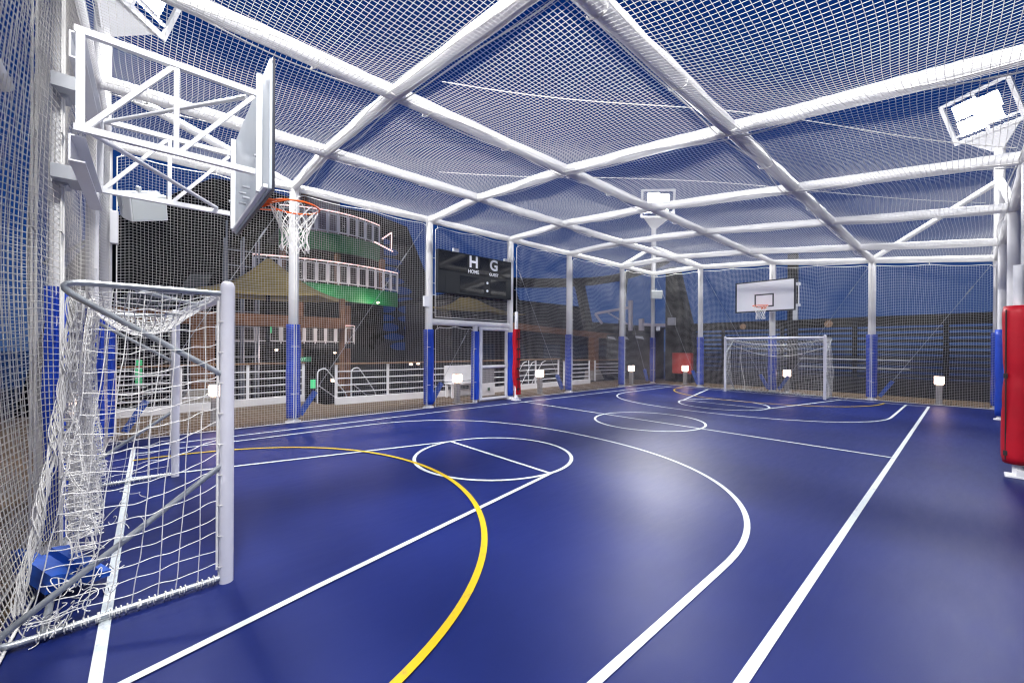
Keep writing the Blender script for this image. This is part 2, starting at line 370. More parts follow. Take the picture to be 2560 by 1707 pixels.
# gate
gate = thing('gate', (7.1, 9.4, 0), 'white tubular gate with two net openings, between the blue padded posts under the scoreboard', 'gate')
b = MB(); gx0, gx1, gz0, gz1, gm = .06, 1.03, .08, 2.13, 1.02
for a, c in (((gx0, 0, gz0), (gx0, 0, gz1)), ((gx1, 0, gz0), (gx1, 0, gz1)), ((gx0-.05, 0, gz0), (gx1+.05, 0, gz0)), ((gx0-.05, 0, gz1), (gx1+.05, 0, gz1)), ((gx0, 0, gm), (gx1, 0, gm))):
    b.tube([a, c], .05, 16)
b.build('gate_frame', white, gate)
for z0, z1 in ((.14, .96), (1.08, 2.07)):
    P = lambda s, t, z0=z0: np.stack([gx0+.05+s, 0*s+.0, z0+t], -1)
    n_ = strands_mesh('gate_net', net_lines(P, .87, z1-z0, .05, .3), .002, twine, gate)
    bb = MB()
    for a, c in (((.1, 0, z0), (.99, 0, z0)), ((.1, 0, z1), (.99, 0, z1)), ((.1, 0, z0), (.1, 0, z1)), ((.99, 0, z0), (.99, 0, z1))): bb.bar(a, c, .015, .015)
    bb.build('panel_edging', black, n_)
for z in (.35, 1.05, 1.85): MB().box((1.085, -.02, z-.06), (1.13, .03, z+.06), .006).build('hinge', pale_steel, gate)

# ------------------------------------------------------------ netting
CELL = .048; NR = .0023
SIDE = 'wall net panels laced between the cage posts'
def wall_panel(a, b, ztop, bulge, label, seed, z0=.02, drop=.16, cell=CELL, nr=NR, m=twine, inward=(0, -1), mg=(.0, .0), ztop2=None, lowb=.0, group=SIDE, tie=1.3):
    a = np.array(a, float); b_ = np.array(b, float); d = b_-a; L = np.linalg.norm(d); d /= L
    a = a+d*mg[0]; L = L-mg[0]-mg[1]; nv = np.array(inward, float); H = None
    w1 = wob(seed, 6, .4, 1.6); w2 = wob(seed+99, 5, 1.5, 4)
    z2 = ztop if ztop2 is None else ztop2
    nt_ = max(1, int(round(L/tie)))
    def top(s):
        ph = (s/L*nt_) % 1.0
        edge = np.minimum(1, np.minimum(s, L-s)/.16)
        return ztop+(z2-ztop)*s/L - drop - .05*np.sin(ph*PI) - .10*(1-edge)**2
    H = max(ztop, z2)-drop-z0
    def P(s, t):
        u = t/H; zt = top(s); z = z0+(zt-z0)*u
        env = np.sin(PI*np.clip(s/L, 0, 1))**.7*np.sin(PI*np.clip(u, 0, 1))**.8
        off = bulge*env + .035*w1(s, t)*env*2 + .012*w2(s, t)*env + lowb*env*(1-u)
        shift = .03*w1(t+3, s)*env*2 + .01*w2(t, s)*env
        dz = .03*w1(s+7, t)*env*1.6 - .045*np.sin(PI*np.clip(s/L, 0, 1))*np.sin(PI*u)
        ps = s+shift
        return np.stack([a[0]+d[0]*ps+nv[0]*off, a[1]+d[1]*ps+nv[1]*off, z+dz], -1)
    t0 = thing('safety_net', (float(a[0]), float(a[1]), z0), label, 'safety net', group)
    lo = np.array([a[0], a[1], z0])
    strands_mesh('netting', [q-lo for q in net_lines(P, L, H, cell)], nr, m, t0)
    edge = []
    S = np.linspace(0, L, max(12, int(L/.1))); T = np.linspace(0, H, 40)
    edge.append(P(S, 0*S)-lo); edge.append(P(S, 0*S+H)-lo); edge.append(P(0*T, T)-lo); edge.append(P(0*T+L, T)-lo)
    strands_mesh('border_rope', edge, .0085, rope, t0, 6)
    ties = []
    for i in range(nt_+1):
        s = np.array([L*i/nt_]); p = P(np.clip(s, .05, L-.05), s*0+H)[0]-lo
        ties.append(np.array([p, p+[.01, 0, .06], p+[-.01, 0, drop+.02]]))
    for q in (.6, 1.6, 2.6, 3.4):
        for s_ in (0., L):
            p = P(np.array([s_]), np.array([q]))[0]-lo; dd = (-1 if s_ == 0 else 1)*.05
            ties.append(np.array([p, p+[d[0]*dd, d[1]*dd, .004], p+[d[0]*dd*2, d[1]*dd*2, 0]]))
    strands_mesh('lacing', ties, .006, rope, t0, 5)
    return t0
yl = 9.42-.145
names_left = ['left wall net panel between the near corner and first padded post, behind the goal', 'left wall net panel showing the green balcony tower between the first two blue padded posts',
              None, 'left wall net panel just right of the gate and red post pad', 'left wall net panel between the second and third posts right of the gate', 'narrow left wall net panel touching the far corner post']
for i in range(6):
    if i == 2: continue
    wall_panel((XT[i], yl), (XT[i+1], yl), 4.93, [-.05, .06, 0, .10, .12, .06][i], names_left[i], 40+i, mg=((.13, .02) if i == 0 else (.02, .13) if i == 1 else (.13, .02) if i == 3 else (.02, .13) if i == 5 else (.02, .02)), lowb=-.05)
wall_panel((XT[2], yl+.02), (XT[3], yl+.02), 4.93, .03, 'net panel behind the scoreboard, above the white gate header', 47, z0=2.38, mg=(.11, .11), drop=.16)
wall_panel((XT[2], yl+.04), (6.97, yl+.04), 2.26, .02, 'small net panel under the header, left of the gate post', 48, mg=(.14, .12), drop=.11, tie=.7)
xb = XT[6]-.145
back_names = ['back wall net panel next to the far corner, in front of the red cabinet', 'back wall net panel behind the left part of the far goal', 'back wall net panel right of the far basketball backboard', 'rightmost back wall net panel, reaching the right wall']
for k in range(4):
    wall_panel((xb, YL[k]), (xb, YL[k+1]), ZL[k], .09 if k else .04, back_names[k], 60+k, inward=(-1, 0), ztop2=ZL[k+1], mg=((.12, .02) if k == 0 else (.02, .02) if k < 3 else (.02, .03)), drop=.17)
yr = YL[4]-.10
for i, lab in ((2, 'right wall net panel nearest the camera, beside the red padded net post'), (3, 'right wall net panel right behind the thick red pad'), (4, 'right wall net panel second from the back corner'), (5, 'right wall net panel touching the back right corner')):
    wall_panel((XT[i], yr), (XT[i+1], yr), ZL[4], -.06, lab, 80+i, inward=(0, 1), m=twine_warm, mg=(.02, .02), drop=.12, group='right wall net panels')
# near end wall: loose nets that billow outwards between the posts
wall_panel((XT[0]+.03, 4.66), (XT[0]-.04, 2.0), 4.6, -.24, 'loosely hung net panel at the left border, in front of everything, billowing outwards', 90, inward=(1, 0), drop=.05, nr=.0030, m=twine_warm, ztop2=4.3, mg=(0, 0))
wall_panel((XT[0]+.04, 7.28), (XT[0]+.04, 4.68), 4.86, -.14, 'end wall net panel behind the backboard truss, seen very obliquely', 91, inward=(1, 0), drop=.05, ztop2=4.66, m=twine_warm)
wall_panel((XT[0]+.04, 9.36), (XT[0]+.04, 7.30), 4.90, -.10, 'end wall net panel in the near corner behind the goal', 92, inward=(1, 0), drop=.05, ztop2=4.86)

wall_panel((XT[0]-.12, 4.66), (XT[0]-.16, 2.0), 4.6, -.30, 'second net layer hanging just outside the loose left border net', 93, inward=(1, 0), drop=.05, nr=.0024, m=twine_warm, ztop2=4.3, mg=(0, 0))
wall_panel((XT[0]-.10, 7.28), (XT[0]-.10, 4.68), 4.86, -.16, 'second net layer outside the end wall net behind the truss', 94, inward=(1, 0), drop=.05, ztop2=4.66, m=twine_warm)

# roof net, one continuous sheet laced under the beams
roof = thing('roof_net', (0, 0, 0), 'large white square-mesh roof net laced under the beams across the whole court', 'roof net')
w1 = wob(5, 8, .35, 1.3); w2 = wob(6, 6, 1.2, 3.6)
xt = np.array(XT); yv = -np.array(YL)
def bayfrac(v, knots):
    i = np.clip(np.searchsorted(knots, v, 'right')-1, 0, len(knots)-2); return (v-knots[i])/(knots[i+1]-knots[i]), i
LX = XT[6]-XT[0]; LYS = YL[0]-YL[4]
def roofP(s, t):
    x = XT[0]+s; y = YL[0]-t
    fx, ix = bayfrac(x, xt); fy, iy = bayfrac(-y, yv)
    e = (np.sin(PI*np.clip(fx, 0, 1))*np.sin(PI*np.clip(fy, 0, 1)))**.7
    deep = .11+.05*np.sin(ix*2.3+iy*1.7)
    z = zr(y)-.095 - deep*e + .05*w1(x, y)*e*2 + .008*w2(x, y)*e
    return np.stack([x+.075*w1(y, x)*e*2, y+.075*w1(x+5, y+2)*e*2, z], -1)
strands_mesh('netting', net_lines(roofP, LX, LYS, .050, .14), .0025, twine, roof)
# lacing rope along each beam, a little slack
ln = []
for k, y in enumerate(YL):
    for o in (-.11, .11):
        s = np.arange(XT[0]+.1, XT[6]-.1, .09); ph = rng.uniform(0, 6)
        if YL[4] < y+o < YL[0]: ln.append(np.stack([s, y+o+.03*np.sin(s*1.9+ph), zr(y+o+0*s)-.05-.03*np.sin(s*2.7+ph)], -1))
for x in XT[1:6]:
    for o in (-.10, .10):
        t = np.arange(YL[4]+.1, YL[0]-.1, .09); ph = rng.uniform(0, 6)
        ln.append(np.stack([x+o+.025*np.sin(t*2.1+ph), t, zr(t)-.06-.025*np.sin(t*2.9+ph)], -1))
for k in range(1, 4):
    for x in np.arange(XT[0]+.5, XT[6], 1.37):
        ln.append(np.array([(x, YL[k]-.11, ZL[k]-.03), (x+.02, YL[k]-.08, ZL[k]-.085), (x+.01, YL[k], ZL[k]-.105), (x-.02, YL[k]+.08, ZL[k]-.085), (x, YL[k]+.11, ZL[k]-.03)]))
strands_mesh('lacing_rope', ln, .0075, rope, roof, 5)
# ropes lying across the roof net
for (a, b_, lab) in (((2.6, 4.2), (8.2, -.4), 'thin straight white rope lying diagonally over the middle of the roof net'), ((4.2, 6.9), (11.0, -.2), 'thin white rope over the roof net, crossing the beam left of the corner floodlight'),
                     ((2.9, 1.9), (4.6, -.45), 'short thin white rope over the roof net nearest the camera')):
    s = np.linspace(0, 1, 50); x = a[0]+(b_[0]-a[0])*s; y = a[1]+(b_[1]-a[1])*s
    o = strands_mesh('roof_rope', [np.stack([x, y, zr(y)+.12-.04*np.sin(s*9)], -1)], .006, rope, None, 5); prop(o, lab, 'rope', 'ropes over the roof net')

# bracing cables with blue foam sleeves at their feet
def cable(a, b_, sleeve, lab):
    a = Vector(a); b_ = Vector(b_); t = thing('bracing_cable', tuple(b_), lab, 'cable', 'diagonal bracing cables outside the nets')
    MB().tube([a-b_, a.lerp(b_, .5)-b_, Vector((0, 0, 0))], .006, 6).build('wire', pale_steel, t)
    dv = (a-b_).normalized()
    MB().tube([dv*.25*(a-b_).length*3.2, dv*.25*(a-b_).length*3.2+dv*.25], .016, 8).build('turnbuckle', pale_steel, t)
    if sleeve: MB().bar(dv*.05, dv*.62, .10, .10).build('foam_sleeve', blue_foam, t)
yo = 9.42+.16
cable((XT[2]-.1, yo, 4.7), (XT[1]+.14, yo, .08), True, 'thin diagonal cable before the green balcony tower, sleeve at the first post foot')
cable((XT[1]-.1, yo, 4.7), (XT[0]+.2, yo, .08), True, 'thin diagonal cable behind the near goal, blue sleeve at the near corner')
cable((6.85, yo, 2.1), (XT[2]+.16, yo, .08), True, 'short diagonal cable left of the gate, blue sleeve beside the post foot')
cable((XT[3]+.15, yo, 4.7), (XT[4]-.14, yo, .08), True, 'thin diagonal cable right of the gate, running down to the second post')
cable((XT[5]+.1, yo, 4.7), (XT[6]-.14, yo, .08), True, 'thin diagonal cable in the narrow bay left of the far corner')
xo = XT[6]+.16
cable((xo, YL[0]-.1, 4.7), (xo, YL[1]+.15, .08), True, 'thin diagonal cable passing in front of the red cabinet')
cable((xo, YL[1]-.1, 4.6), (xo, YL[2]+.15, .08), True, 'thin diagonal cable left of the far backboard, sleeve behind the goal')
cable((xo, YL[3]+.1, 4.2), (xo, YL[2]-.15, .08), True, 'thin diagonal cable right of the far backboard')
cable((xo, YL[4]+.1, 3.9), (xo, YL[3]-.15, .08), True, 'thin diagonal cable in the rightmost back wall bay')

# ------------------------------------------------------------ goals
goalL = MB
def sweep(pts, n=10):
    """round the corners of a polyline"""
    P = [Vector(p) for p in pts]; out = [P[0]]
    for i in range(1, len(P)-1):
        a, b_, c = P[i-1], P[i], P[i+1]; r = min(.16, (a-b_).length*.45, (c-b_).length*.45)
        p0 = b_+(a-b_).normalized()*r; p1 = b_+(c-b_).normalized()*r
        for k in range(7):
            t = k/6; out.append((1-t)**2*p0+2*t*(1-t)*b_+t*t*p1)
    out.append(P[-1]); return out
def goal_frame(g, Wd, depth, post_r=.041, top_d=.62, low=.06):
    """local: x goes back from the goal mouth (negative world direction handled by rotation), y across"""
    for y in (0, Wd):
        b = MB().tube([(0, y, 0), (0, y, 1.99)], post_r, 24, cap=False)
        b.lathe([(post_r, 1.99), (post_r*.98, 2.005), (post_r*.85, 2.022), (post_r*.55, 2.034), (.001, 2.038)], (0, y, 0), 24); b.add([(0, y, 0)], [])
        b.build('goal_post', goal_white, g)
        MB().tube(sweep([(post_r*.5, y, 1.95), (top_d+.20, y, 1.95), (.02, y, 1.40)]), .017, 12).build('upper_brace', galv, g)
        MB().tube(sweep([(post_r*.5, y, .035), (depth+low, y, .035), (.02, y, .80)]), .018, 12).build('lower_brace', galv, g)
    MB().tube([(0, post_r*.9, 1.95), (0, Wd-post_r*.9, 1.95)], .038, 20).build('crossbar', goal_white, g)
    MB().tube([(.45, .02, 1.93), (.04, .85, 1.93)], .013, 8).build('corner_stay', galv, g)
    MB().tube([(.45, Wd-.02, 1.93), (.04, Wd-.85, 1.93)], .013, 8).build('corner_stay', galv, g)
    MB().tube([(depth-.06, 0, .035), (depth-.06, Wd, .035)], .018, 10).build('base_bar', galv, g)
def curl(g0, n, c, sc, size=.05):
    out = []
    for i in range(n):
        p = np.array(c)+g0.normal(0, 1, 3)*np.array(sc); k = 14; a = np.linspace(0, g0.uniform(2, 6), k); v1 = g0.normal(0, 1, 3); v2 = g0.normal(0, 1, 3)
        rr = g0.uniform(.5, 1.3)*size
        out.append(p+np.outer(np.cos(a), v1)*rr*.6+np.outer(np.sin(a), v2)*rr*.6+np.outer(a, g0.normal(0, .012, 3)))
    return out
# near goal
g1v = Vector((0.23, 6.45, 0))-Vector((.39, 3.35, 0)); W1 = g1v.length; ang = math.atan2(g1v.y, g1v.x)-PI/2
# local +x must point to world -x: mirror by placing local x backwards
near = thing('football_goal', (.39, 3.35, 0), 'near football goal, white round posts, grey tube braces, tangled sagging net', 'football goal')
near.rotation_euler = (0, 0, ang+PI)       # local x -> world -x, local y -> world -y
near.location = (.23, 6.45, 0)             # local y runs from the far post to the near post
goal_frame(near, W1, .88, low=.17)
W = W1
lines_ = []
wv = wob(21, 6, 1.5, 5)
# near side net (local y = W)
def side(yl_, sd_, out):
    g = wob(sd_, 6, 1.5, 6)
    def P(s, t):
        u = s/.88; v = t/1.92
        dep = np.where(v > .0, .80-.20*v, .8)          # net edge leans from the base bend to the top bend
        x = .05+(dep-.05+.03)*u
        env = np.sin(PI*np.clip(u, 0, 1))*np.sin(PI*np.clip(v, 0, 1))
        low = (1-v)**3
        x = x+low*.06*u + .02*g(s*2, t)
        z = .03+1.90*v-.05*env-.10*u*np.sin(PI*v)+.012*g(t*3, s*3)*2
        return np.stack([x, yl_+out*(.05*env+.03*g(s*2, t*2)*np.sin(PI*np.clip(v, 0, 1))), z], -1)
    return P
lines_ += net_lines(side(W-.0, 31, 1), .88, 1.92, .105, .03)
lines_ += net_lines(side(0., 32, -1), .88, 1.92, .105, .03)
# top net sagging in a belly
def topP(s, t):
    u = s/W; v = t/.7
    sag = np.sin(PI*u)**.8*np.sin(PI*np.clip(v*.9+.05, 0, 1))
    return np.stack([.03+.62*v+.03*wv(s, t), s+.04*wv(t*3, s), 1.95-.24*sag-.05*v+.02*wv(s*2, t*4)], -1)
lines_ += net_lines(topP, W, 1.25, .085, .04) if False else net_lines(lambda s, t: topP(s, t*.56), W, 1.25, .10, .04)
# bunched back curtain
def curtain(y0_, y1_, x0_, nfold, amp, sd_, L, H=2.25, zdrop=1.6):
    g = wob(sd_, 7, 1, 4)
    def P(s, t):
        u = s/L; v = t/H           # v=0 top
        pinch = .45+.75*v-.25*np.sin(PI*v)
        ym = (y0_+y1_)/2
        y = ym+(y0_+(y1_-y0_)*u-ym)*pinch + .05*g(s*2, t*2)
        x = x0_+amp*np.sin(u*nfold*2*PI+g(s, t*1.5)*2)*(.35+.8*v)-.02*v+.05*np.sin(PI*v)
        z = 1.93-zdrop*v+.03*g(t*4, s*3)+.05*g(s*3, t*6)*v
        z = np.maximum(z, .03+.03*(1+g(s*5, t*5)))
        return np.stack([x, y, z], -1)
    return P
lines_ += net_lines(curtain(W-.75, W-.20, .70, 7, .05, 51, 1.7), 1.7, 2.25, .085, .035)
lines_ += net_lines(curtain(W-1.45, W-.62, .66, 9, .04, 52, 2.2), 2.2, 2.25, .09, .035)
lines_ += net_lines(curtain(.1, W-2.1, .66, 5, .05, 53, 1.5), 1.5, 2.25, .10, .04)
g0 = np.random.default_rng(3)
tt = np.linspace(0, 1, 70)
for i in range(14):     # the gathered net edge that hangs like a braid at the back
    ph = g0.uniform(0, 6.28); am = g0.uniform(.010, .034); fr = g0.uniform(16, 30)
    lines_.append(np.stack([.74+.19*tt**1.6+am*np.cos(fr*tt+ph), W-.42+.26*tt+am*np.sin(fr*tt+ph), 1.9-1.78*tt], -1))
lines_ += curl(g0, 26, (.64, W-.35, .16), (.08, .16, .05), .05)
lines_ += curl(g0, 26, (.78, W-.08, .06), (.06, .04, .025), .045)
lines_ += curl(g0, 10, (.52, W-.75, .45), (.05, .10, .15), .04)
for l in lines_: l[:, 2] = np.maximum(l[:, 2], .008)
# twine whipped round the base tube and post
wr = []
for i in range(26):
    x = .05+.80*(i/26)**.9+g0.uniform(-.018, .018); k = 13; a = np.linspace(0, 2*PI*1.1, k)
    for yy in (W, 0.):
        wr.append(np.stack([x+np.linspace(0, .012, k), yy+.027*np.cos(a), .035+.0265*np.sin(a)+.001], -1))
for z in np.arange(.12, 1.95, .205):
    a = np.linspace(0, 2*PI, 14)
    for yy in (W,): wr.append(np.stack([.022+.03*np.cos(a), yy+.03*np.sin(a), z+0*a], -1))
lines_ += wr
strands_mesh('goal_net', lines_, .0029, rope, near, 5)
MB().tube([(.052, W, z) for z in np.linspace(.1, 1.9, 20)], .008, 8).build('net_rope', rope, near)

# far goal
g2v = Vector((15.78, 2.98, 0))-Vector((15.91, 5.99, 0)); W2 = g2v.length
far = thing('football_goal', (15.80, 2.98, 0), 'far small-sided white goal with a full hanging net, under the far backboard', 'football goal')
far.rotation_euler = (0, 0, math.atan2(-g2v.y, -g2v.x)-PI/2)
goal_frame(far, W2, .78)
fl_ = []
def fside(yy, o):
    g = wob(int(71+yy), 6, 1, 4)
    def P(s, t):
        u = s/.75; v = t/1.9; env = np.sin(PI*np.clip(v, 0, 1))
        return np.stack([.04+u*(.72-.22*v), yy+o*(.07*env*u+.04*g(s*2, t*2)*env), .03+1.9*v-.03*env+.02*g(t*2, s*2)], -1)
    return P
for yy, o in ((0., -1), (W2, 1)): fl_ += net_lines(fside(yy, o), .75, 1.9, .085, .05)
gb = wob(77, 7, .6, 2.5)
def fback(s, t):
    u = s/W2; v = t/1.9; env = np.sin(PI*np.clip(u, 0, 1))**.6
    return np.stack([.76-.22*v-.12*env*np.sin(PI*v)+.05*gb(s, t*2), s+.05*gb(t, s), .03+(1.9-.38*env*v)*v+.02*gb(s*2, t*2)], -1)
fl_ += net_lines(fback, W2, 1.9, .085, .06)
def ftop(s, t):
    u = s/W2; v = t/.6
    return np.stack([.03+.52*v, s, 1.94-.40*np.sin(PI*u)**.7*v**.8-.02*v+.02*gb(s*2, t*3)], -1)
fl_ += net_lines(ftop, W2, .6, .085, .06)
fl_ += curl(g0, 160, (.68, W2/2, .05), (.06, W2*.3, .015), .05)
for l in fl_: l[:, 2] = np.maximum(l[:, 2], .008)
strands_mesh('goal_net', fl_, .0030, twine, far, 4)
rp_ = []
s = np.linspace(0, W2, 40)
rp_.append(np.stack([.52+0*s, s, 1.93-.22*np.sin(PI*s/W2)], -1)); rp_.append(np.stack([.62+0*s, s, 1.72-.40*np.sin(PI*s/W2)], -1))
t = np.linspace(0, 1, 24)
for yy in (.12, W2-.35): rp_.append(np.stack([.60+.1*t, yy+.06*np.sin(t*5), 1.75-1.70*t], -1))
strands_mesh('net_rope', rp_, .009, rope, far, 6)

# blue ribbed block on the near goal's base tube
bl = MB()
prof = [(-.13, 0), (.13, 0), (.13, .05), (.09, .05), (.08, .10), (.04, .10), (.03, .07), (-.02, .07), (-.03, .11), (-.08, .11), (-.09, .05), (-.13, .05)]
bl.prism([(-.22, a, c) for a, c in prof], (.44, 0, 0))
bl.box((-.30, -.135, .05), (.26, -.09, .09)); bl.box((-.24, .08, .055), (.29, .135, .115))
blk = bl.build('foam_block', blue_foam); blk.location = (-.455, 3.97, .085); blk.rotation_euler = (R(10), R(-6), R(116))
prop(blk, 'blue ribbed foam block lying on the near goal base tube, inside its net', 'foam block')
bpy.context.view_layer.update()

# ------------------------------------------------------------ basketball hoops
def hoop_parts(root, sgn, face_m):
    xb0 = -.012 if sgn > 0 else -.047
    """local frame: backboard plane at x=0 facing +x, z world height, centre y=0"""
    z0, z1, hw = 2.87, 3.92, .90
    bd = MB().box((-.03, -hw, z0), (0, hw, z1), .004).build('backboard', face_m, root)
    e_ = MB(); t_ = .035
    for lo, hi in (((xb0, -hw-.012, z0-.012), (.008, hw+.012, z0+.03)), ((xb0, -hw-.012, z1-.03), (.008, hw+.012, z1+.012)), ((xb0+.001, -hw-.013, z0+.03), (.008, -hw+t_, z1-.03)), ((xb0+.001, hw-t_, z0+.03), (.008, hw+.013, z1-.03))): e_.box(lo, hi)
    e_.build('board_border', board_mark, bd)
    k = MB(); za, zb, yh = 3.02, 3.47, .295
    for lo, hi in (((0, -yh, za), (.004, yh, za+.045)), ((0, -yh, zb-.045), (.004, yh, zb)), ((0, -yh, za+.045), (.004, -yh+.045, zb-.045)), ((0, yh-.045, za+.045), (.004, yh, zb-.045))): k.box(lo, hi)
    k.build('target_square', board_mark, bd)
    rg = MB().tube([(.375+.228*math.cos(a), .228*math.sin(a), 3.04) for a in np.linspace(0, 2*PI, 48, endpoint=False)], .010, 8, closed=True)
    rg.build('rim', orange, root)
    br = MB().box((0, -.09, 2.95), (.02, .09, 3.06)).prism([(.02, -.085, 3.035), (.02, .085, 3.035), (.175, .10, 3.035), (.175, -.10, 3.035)], (0, 0, .014))
    for yy in (-.075, .075): br.prism([(.02, yy, 2.955), (.02, yy, 3.035), (.17, yy, 3.035)], (0, .008, 0))
    br.tube([(.02, -.07, 2.96), (.25, -.20, 3.03)], .007, 6); br.tube([(.02, .07, 2.96), (.25, .20, 3.03)], .007, 6)
    br.build('rim_bracket', orange, root)
    L = []; n = 12; g = np.random.default_rng(4)
    lv = np.linspace(0, 1, 7)
    rad = lambda v: .226-.105*np.minimum(v/.55, 1)+.02*np.maximum(v-.6, 0)
    sw = g.normal(0, .010, (n*2, 7, 2))
    for sg in (1, -1):
        for i in range(n):
            pts = []
            for q_, v in enumerate(lv):
                for f_ in (0, .5):
                    vv = min(1, v+f_/6)
                    a = 2*PI*(i+sg*(vv*6)*.5)/n
                    d_ = sw[int((i*2+sg*round(vv*6)) % (2*n)), min(6, q_)]
                    pts.append((.375+rad(vv)*math.cos(a)+d_[0]*vv, rad(vv)*math.sin(a)+d_[1]*vv, 3.03-.45*vv))
            L.append(np.array(pts[:13]))
    strands_mesh('hoop_net', L, .0042, rope, root, 5)
    return bd
h1 = thing('basketball_hoop', (.74, 4.655, 0), 'near basketball hoop seen from behind, on a white square-tube truss over the near goal', 'basketball hoop')
bd1 = hoop_parts(h1, 1, board_back)
S_ = .044
yn, yf = -.66, .79; xl, xr = -1.13, -.09; zt, zbm = 3.72, 3.06; xm = (xl+xr)/2+.01
for yy in (yn, yf):
    tr = MB()
    tr.bar((xl, yy, zt), (xr, yy, zt), S_, S_); tr.bar((xl, yy, zbm), (xr, yy, zbm), S_, S_)
    tr.bar((xl+.03, yy, zbm+S_/2-.004), (xl+.03, yy, zt-S_/2+.004), S_*.96, S_*.96); tr.bar((xm, yy, zbm+S_/2-.004), (xm, yy, zt-S_/2+.004), 0.032, 0.032)
    tr.bar((xl+.05, yy, zbm+.01), (xm-.01, yy, zt-.01), .030, .030); tr.bar((xm+.02, yy, zbm+.01), (xr-.01, yy, zt-.03), .028, .028)
    tr.build('truss_frame', white, h1)
v_ = MB()
for yy in (yn, yf): v_.bar((-.062, yy, 2.90), (-.062, yy, 3.89), .04, .04)
v_.bar((-.048, -.86, 2.90), (-.048, .86, 2.90), .03, .03); v_.build('board_frame', white, h1)
st = MB(); st.tube([(xl+.06, yf, zt-.01), (xr-.06, yn+.02, zt-.045)], .017, 10); st.tube([(xl+.08, yn, zbm-.01), (xr-.12, yf-.03, zbm+.03)], .017, 10); st.build('cross_stay', white, h1)
ch = MB()
for zz in (zt-.08, zbm-.12):
    ch.box((xl-.03, yn+.05, zz-.09), (xl-.02, yf-.05, zz+.09)); ch.box((xl-.02, yn+.05, zz+.08), (xl+.05, yf-.05, zz+.09)); ch.box((xl-.02, yn+.05, zz-.09), (xl+.05, yf-.05, zz-.08))
ch.build('wall_channel', white, h1)
for zz in (zt-.14, zbm-.16): MB().box((xl-.17, -.14, zz-.05), (xl-.03, .14, zz+.05)).box((xl-.175, -.02, zz-.07), (xl-.09, .16, zz+.07), .01).build('clamp', pale_steel, h1)
for yy, zz in ((-.1, 3.0), (.1, 3.0), (-.1, 3.1), (.1, 3.1), (yn, 3.2), (yn, 3.7), (yf, 3.2), (yf, 3.7)): MB().tube([(-.10, yy, zz), (-.04, yy, zz)], .012, 8).build('bolt', pale_steel, h1)
h2 = thing('basketball_hoop', (15.73, 4.66, 0), 'far basketball hoop with white black-edged backboard facing the camera', 'basketball hoop', rz=PI)
hoop_parts(h2, -1, board_face)
b = MB()
for zz in (3.05, 3.72):
    for yy in (-.62, .62): b.bar((-.05, yy, zz), (-1.0, yy*.25, zz), .05, .05)
for yy in (-.62, .62): b.bar((-.065, yy, 2.98), (-.065, yy, 3.8), .05, .05)
b.bar((-.99, 0, 2.9), (-.99, 0, 3.9), .2, .03, up=(0, 1, 0)); b.build('board_arm', white, h2)
b = MB(); b.tube([(-.07, .98, 3.0), (-.07, .98, 3.72)], .016, 8); b.box((-.12, .92, 3.66), (.0, 1.02, 3.76)); b.box((-.12, .92, 2.98), (.0, 1.02, 3.06)); b.build('side_handle', white, h2)

# ------------------------------------------------------------ scoreboard
SX0, SX1, SZ0, SZ1 = 5.57, 8.11, 3.02, 4.15
sb = thing('scoreboard', (SX0, 9.16, SZ0), 'black electronic scoreboard with HOME and GUEST panels hung between two posts above the gate', 'scoreboard')
Wb, Hb = SX1-SX0, SZ1-SZ0
MB().box((0, 0, 0), (Wb, .12, Hb), .008).build('casing', sb_frame, sb)
def pane(x0, x1, z0, z1, m=sb_glass, name='display_pane', pr=.006): 
    return MB().box((x0*Wb, -pr, z0*Hb), (x1*Wb, .02, z1*Hb), .002).build(name, m, sb)
pane(.012, .365, .53, .97); pane(.53, .665, .53, .97); pane(.80, .992, .53, .97)
pane(.375, .52, .52, .98, sb_frame, 'team_panel', .008); pane(.675, .79, .52, .98, sb_frame, 'team_panel', .008)
pane(.27, .595, .06, .46); pane(.685, .915, .06, .46)
for a, c in ((.008, .085), (.09, .262), (.925, .994)): pane(a, c, .02, .49, sb_frame, 'speaker_panel', .005)
def text(s, x, z, size, parent, m, y=-.0105, bold=.0):
    cu = bpy.data.curves.new('t', 'FONT'); cu.body = s; cu.size = size; cu.align_x = 'CENTER'; cu.align_y = 'CENTER'; cu.extrude = .001; cu.offset = bold
    o = bpy.data.objects.new('t', cu); col.objects.link(o); bpy.context.view_layer.update()
    me = bpy.data.meshes.new_from_object(o.evaluated_get(bpy.context.evaluated_depsgraph_get())); bpy.data.objects.remove(o); bpy.data.curves.remove(cu)
    me.transform(Matrix.Translation((x, y, z)) @ Matrix.Rotation(PI/2, 4, 'X'))
    return link('lettering', me, m, parent)
text('H', .447*Wb, .815*Hb, .44, sb, sb_text, bold=.012); text('HOME', .447*Wb, .585*Hb, .135, sb, sb_text, bold=.003)
text('G', .732*Wb, .815*Hb, .42, sb, sb_text, bold=.012); text('GUEST', .732*Wb, .585*Hb, .115, sb, sb_text, bold=.003)
for zz in (.16, .36):
    MB().tube([(.64*Wb, -.012, zz*Hb), (.64*Wb, .01, zz*Hb)], .036, 20).build('colon_dot', sb_text, sb)
MB().box((.19*Wb, .02, Hb), (.26*Wb, .07, Hb+.10), .004).build('mounting_lug', white, sb)
MB().box((.90*Wb, .02, Hb), (.95*Wb, .07, Hb+.08), .004).build('mounting_lug', white, sb)

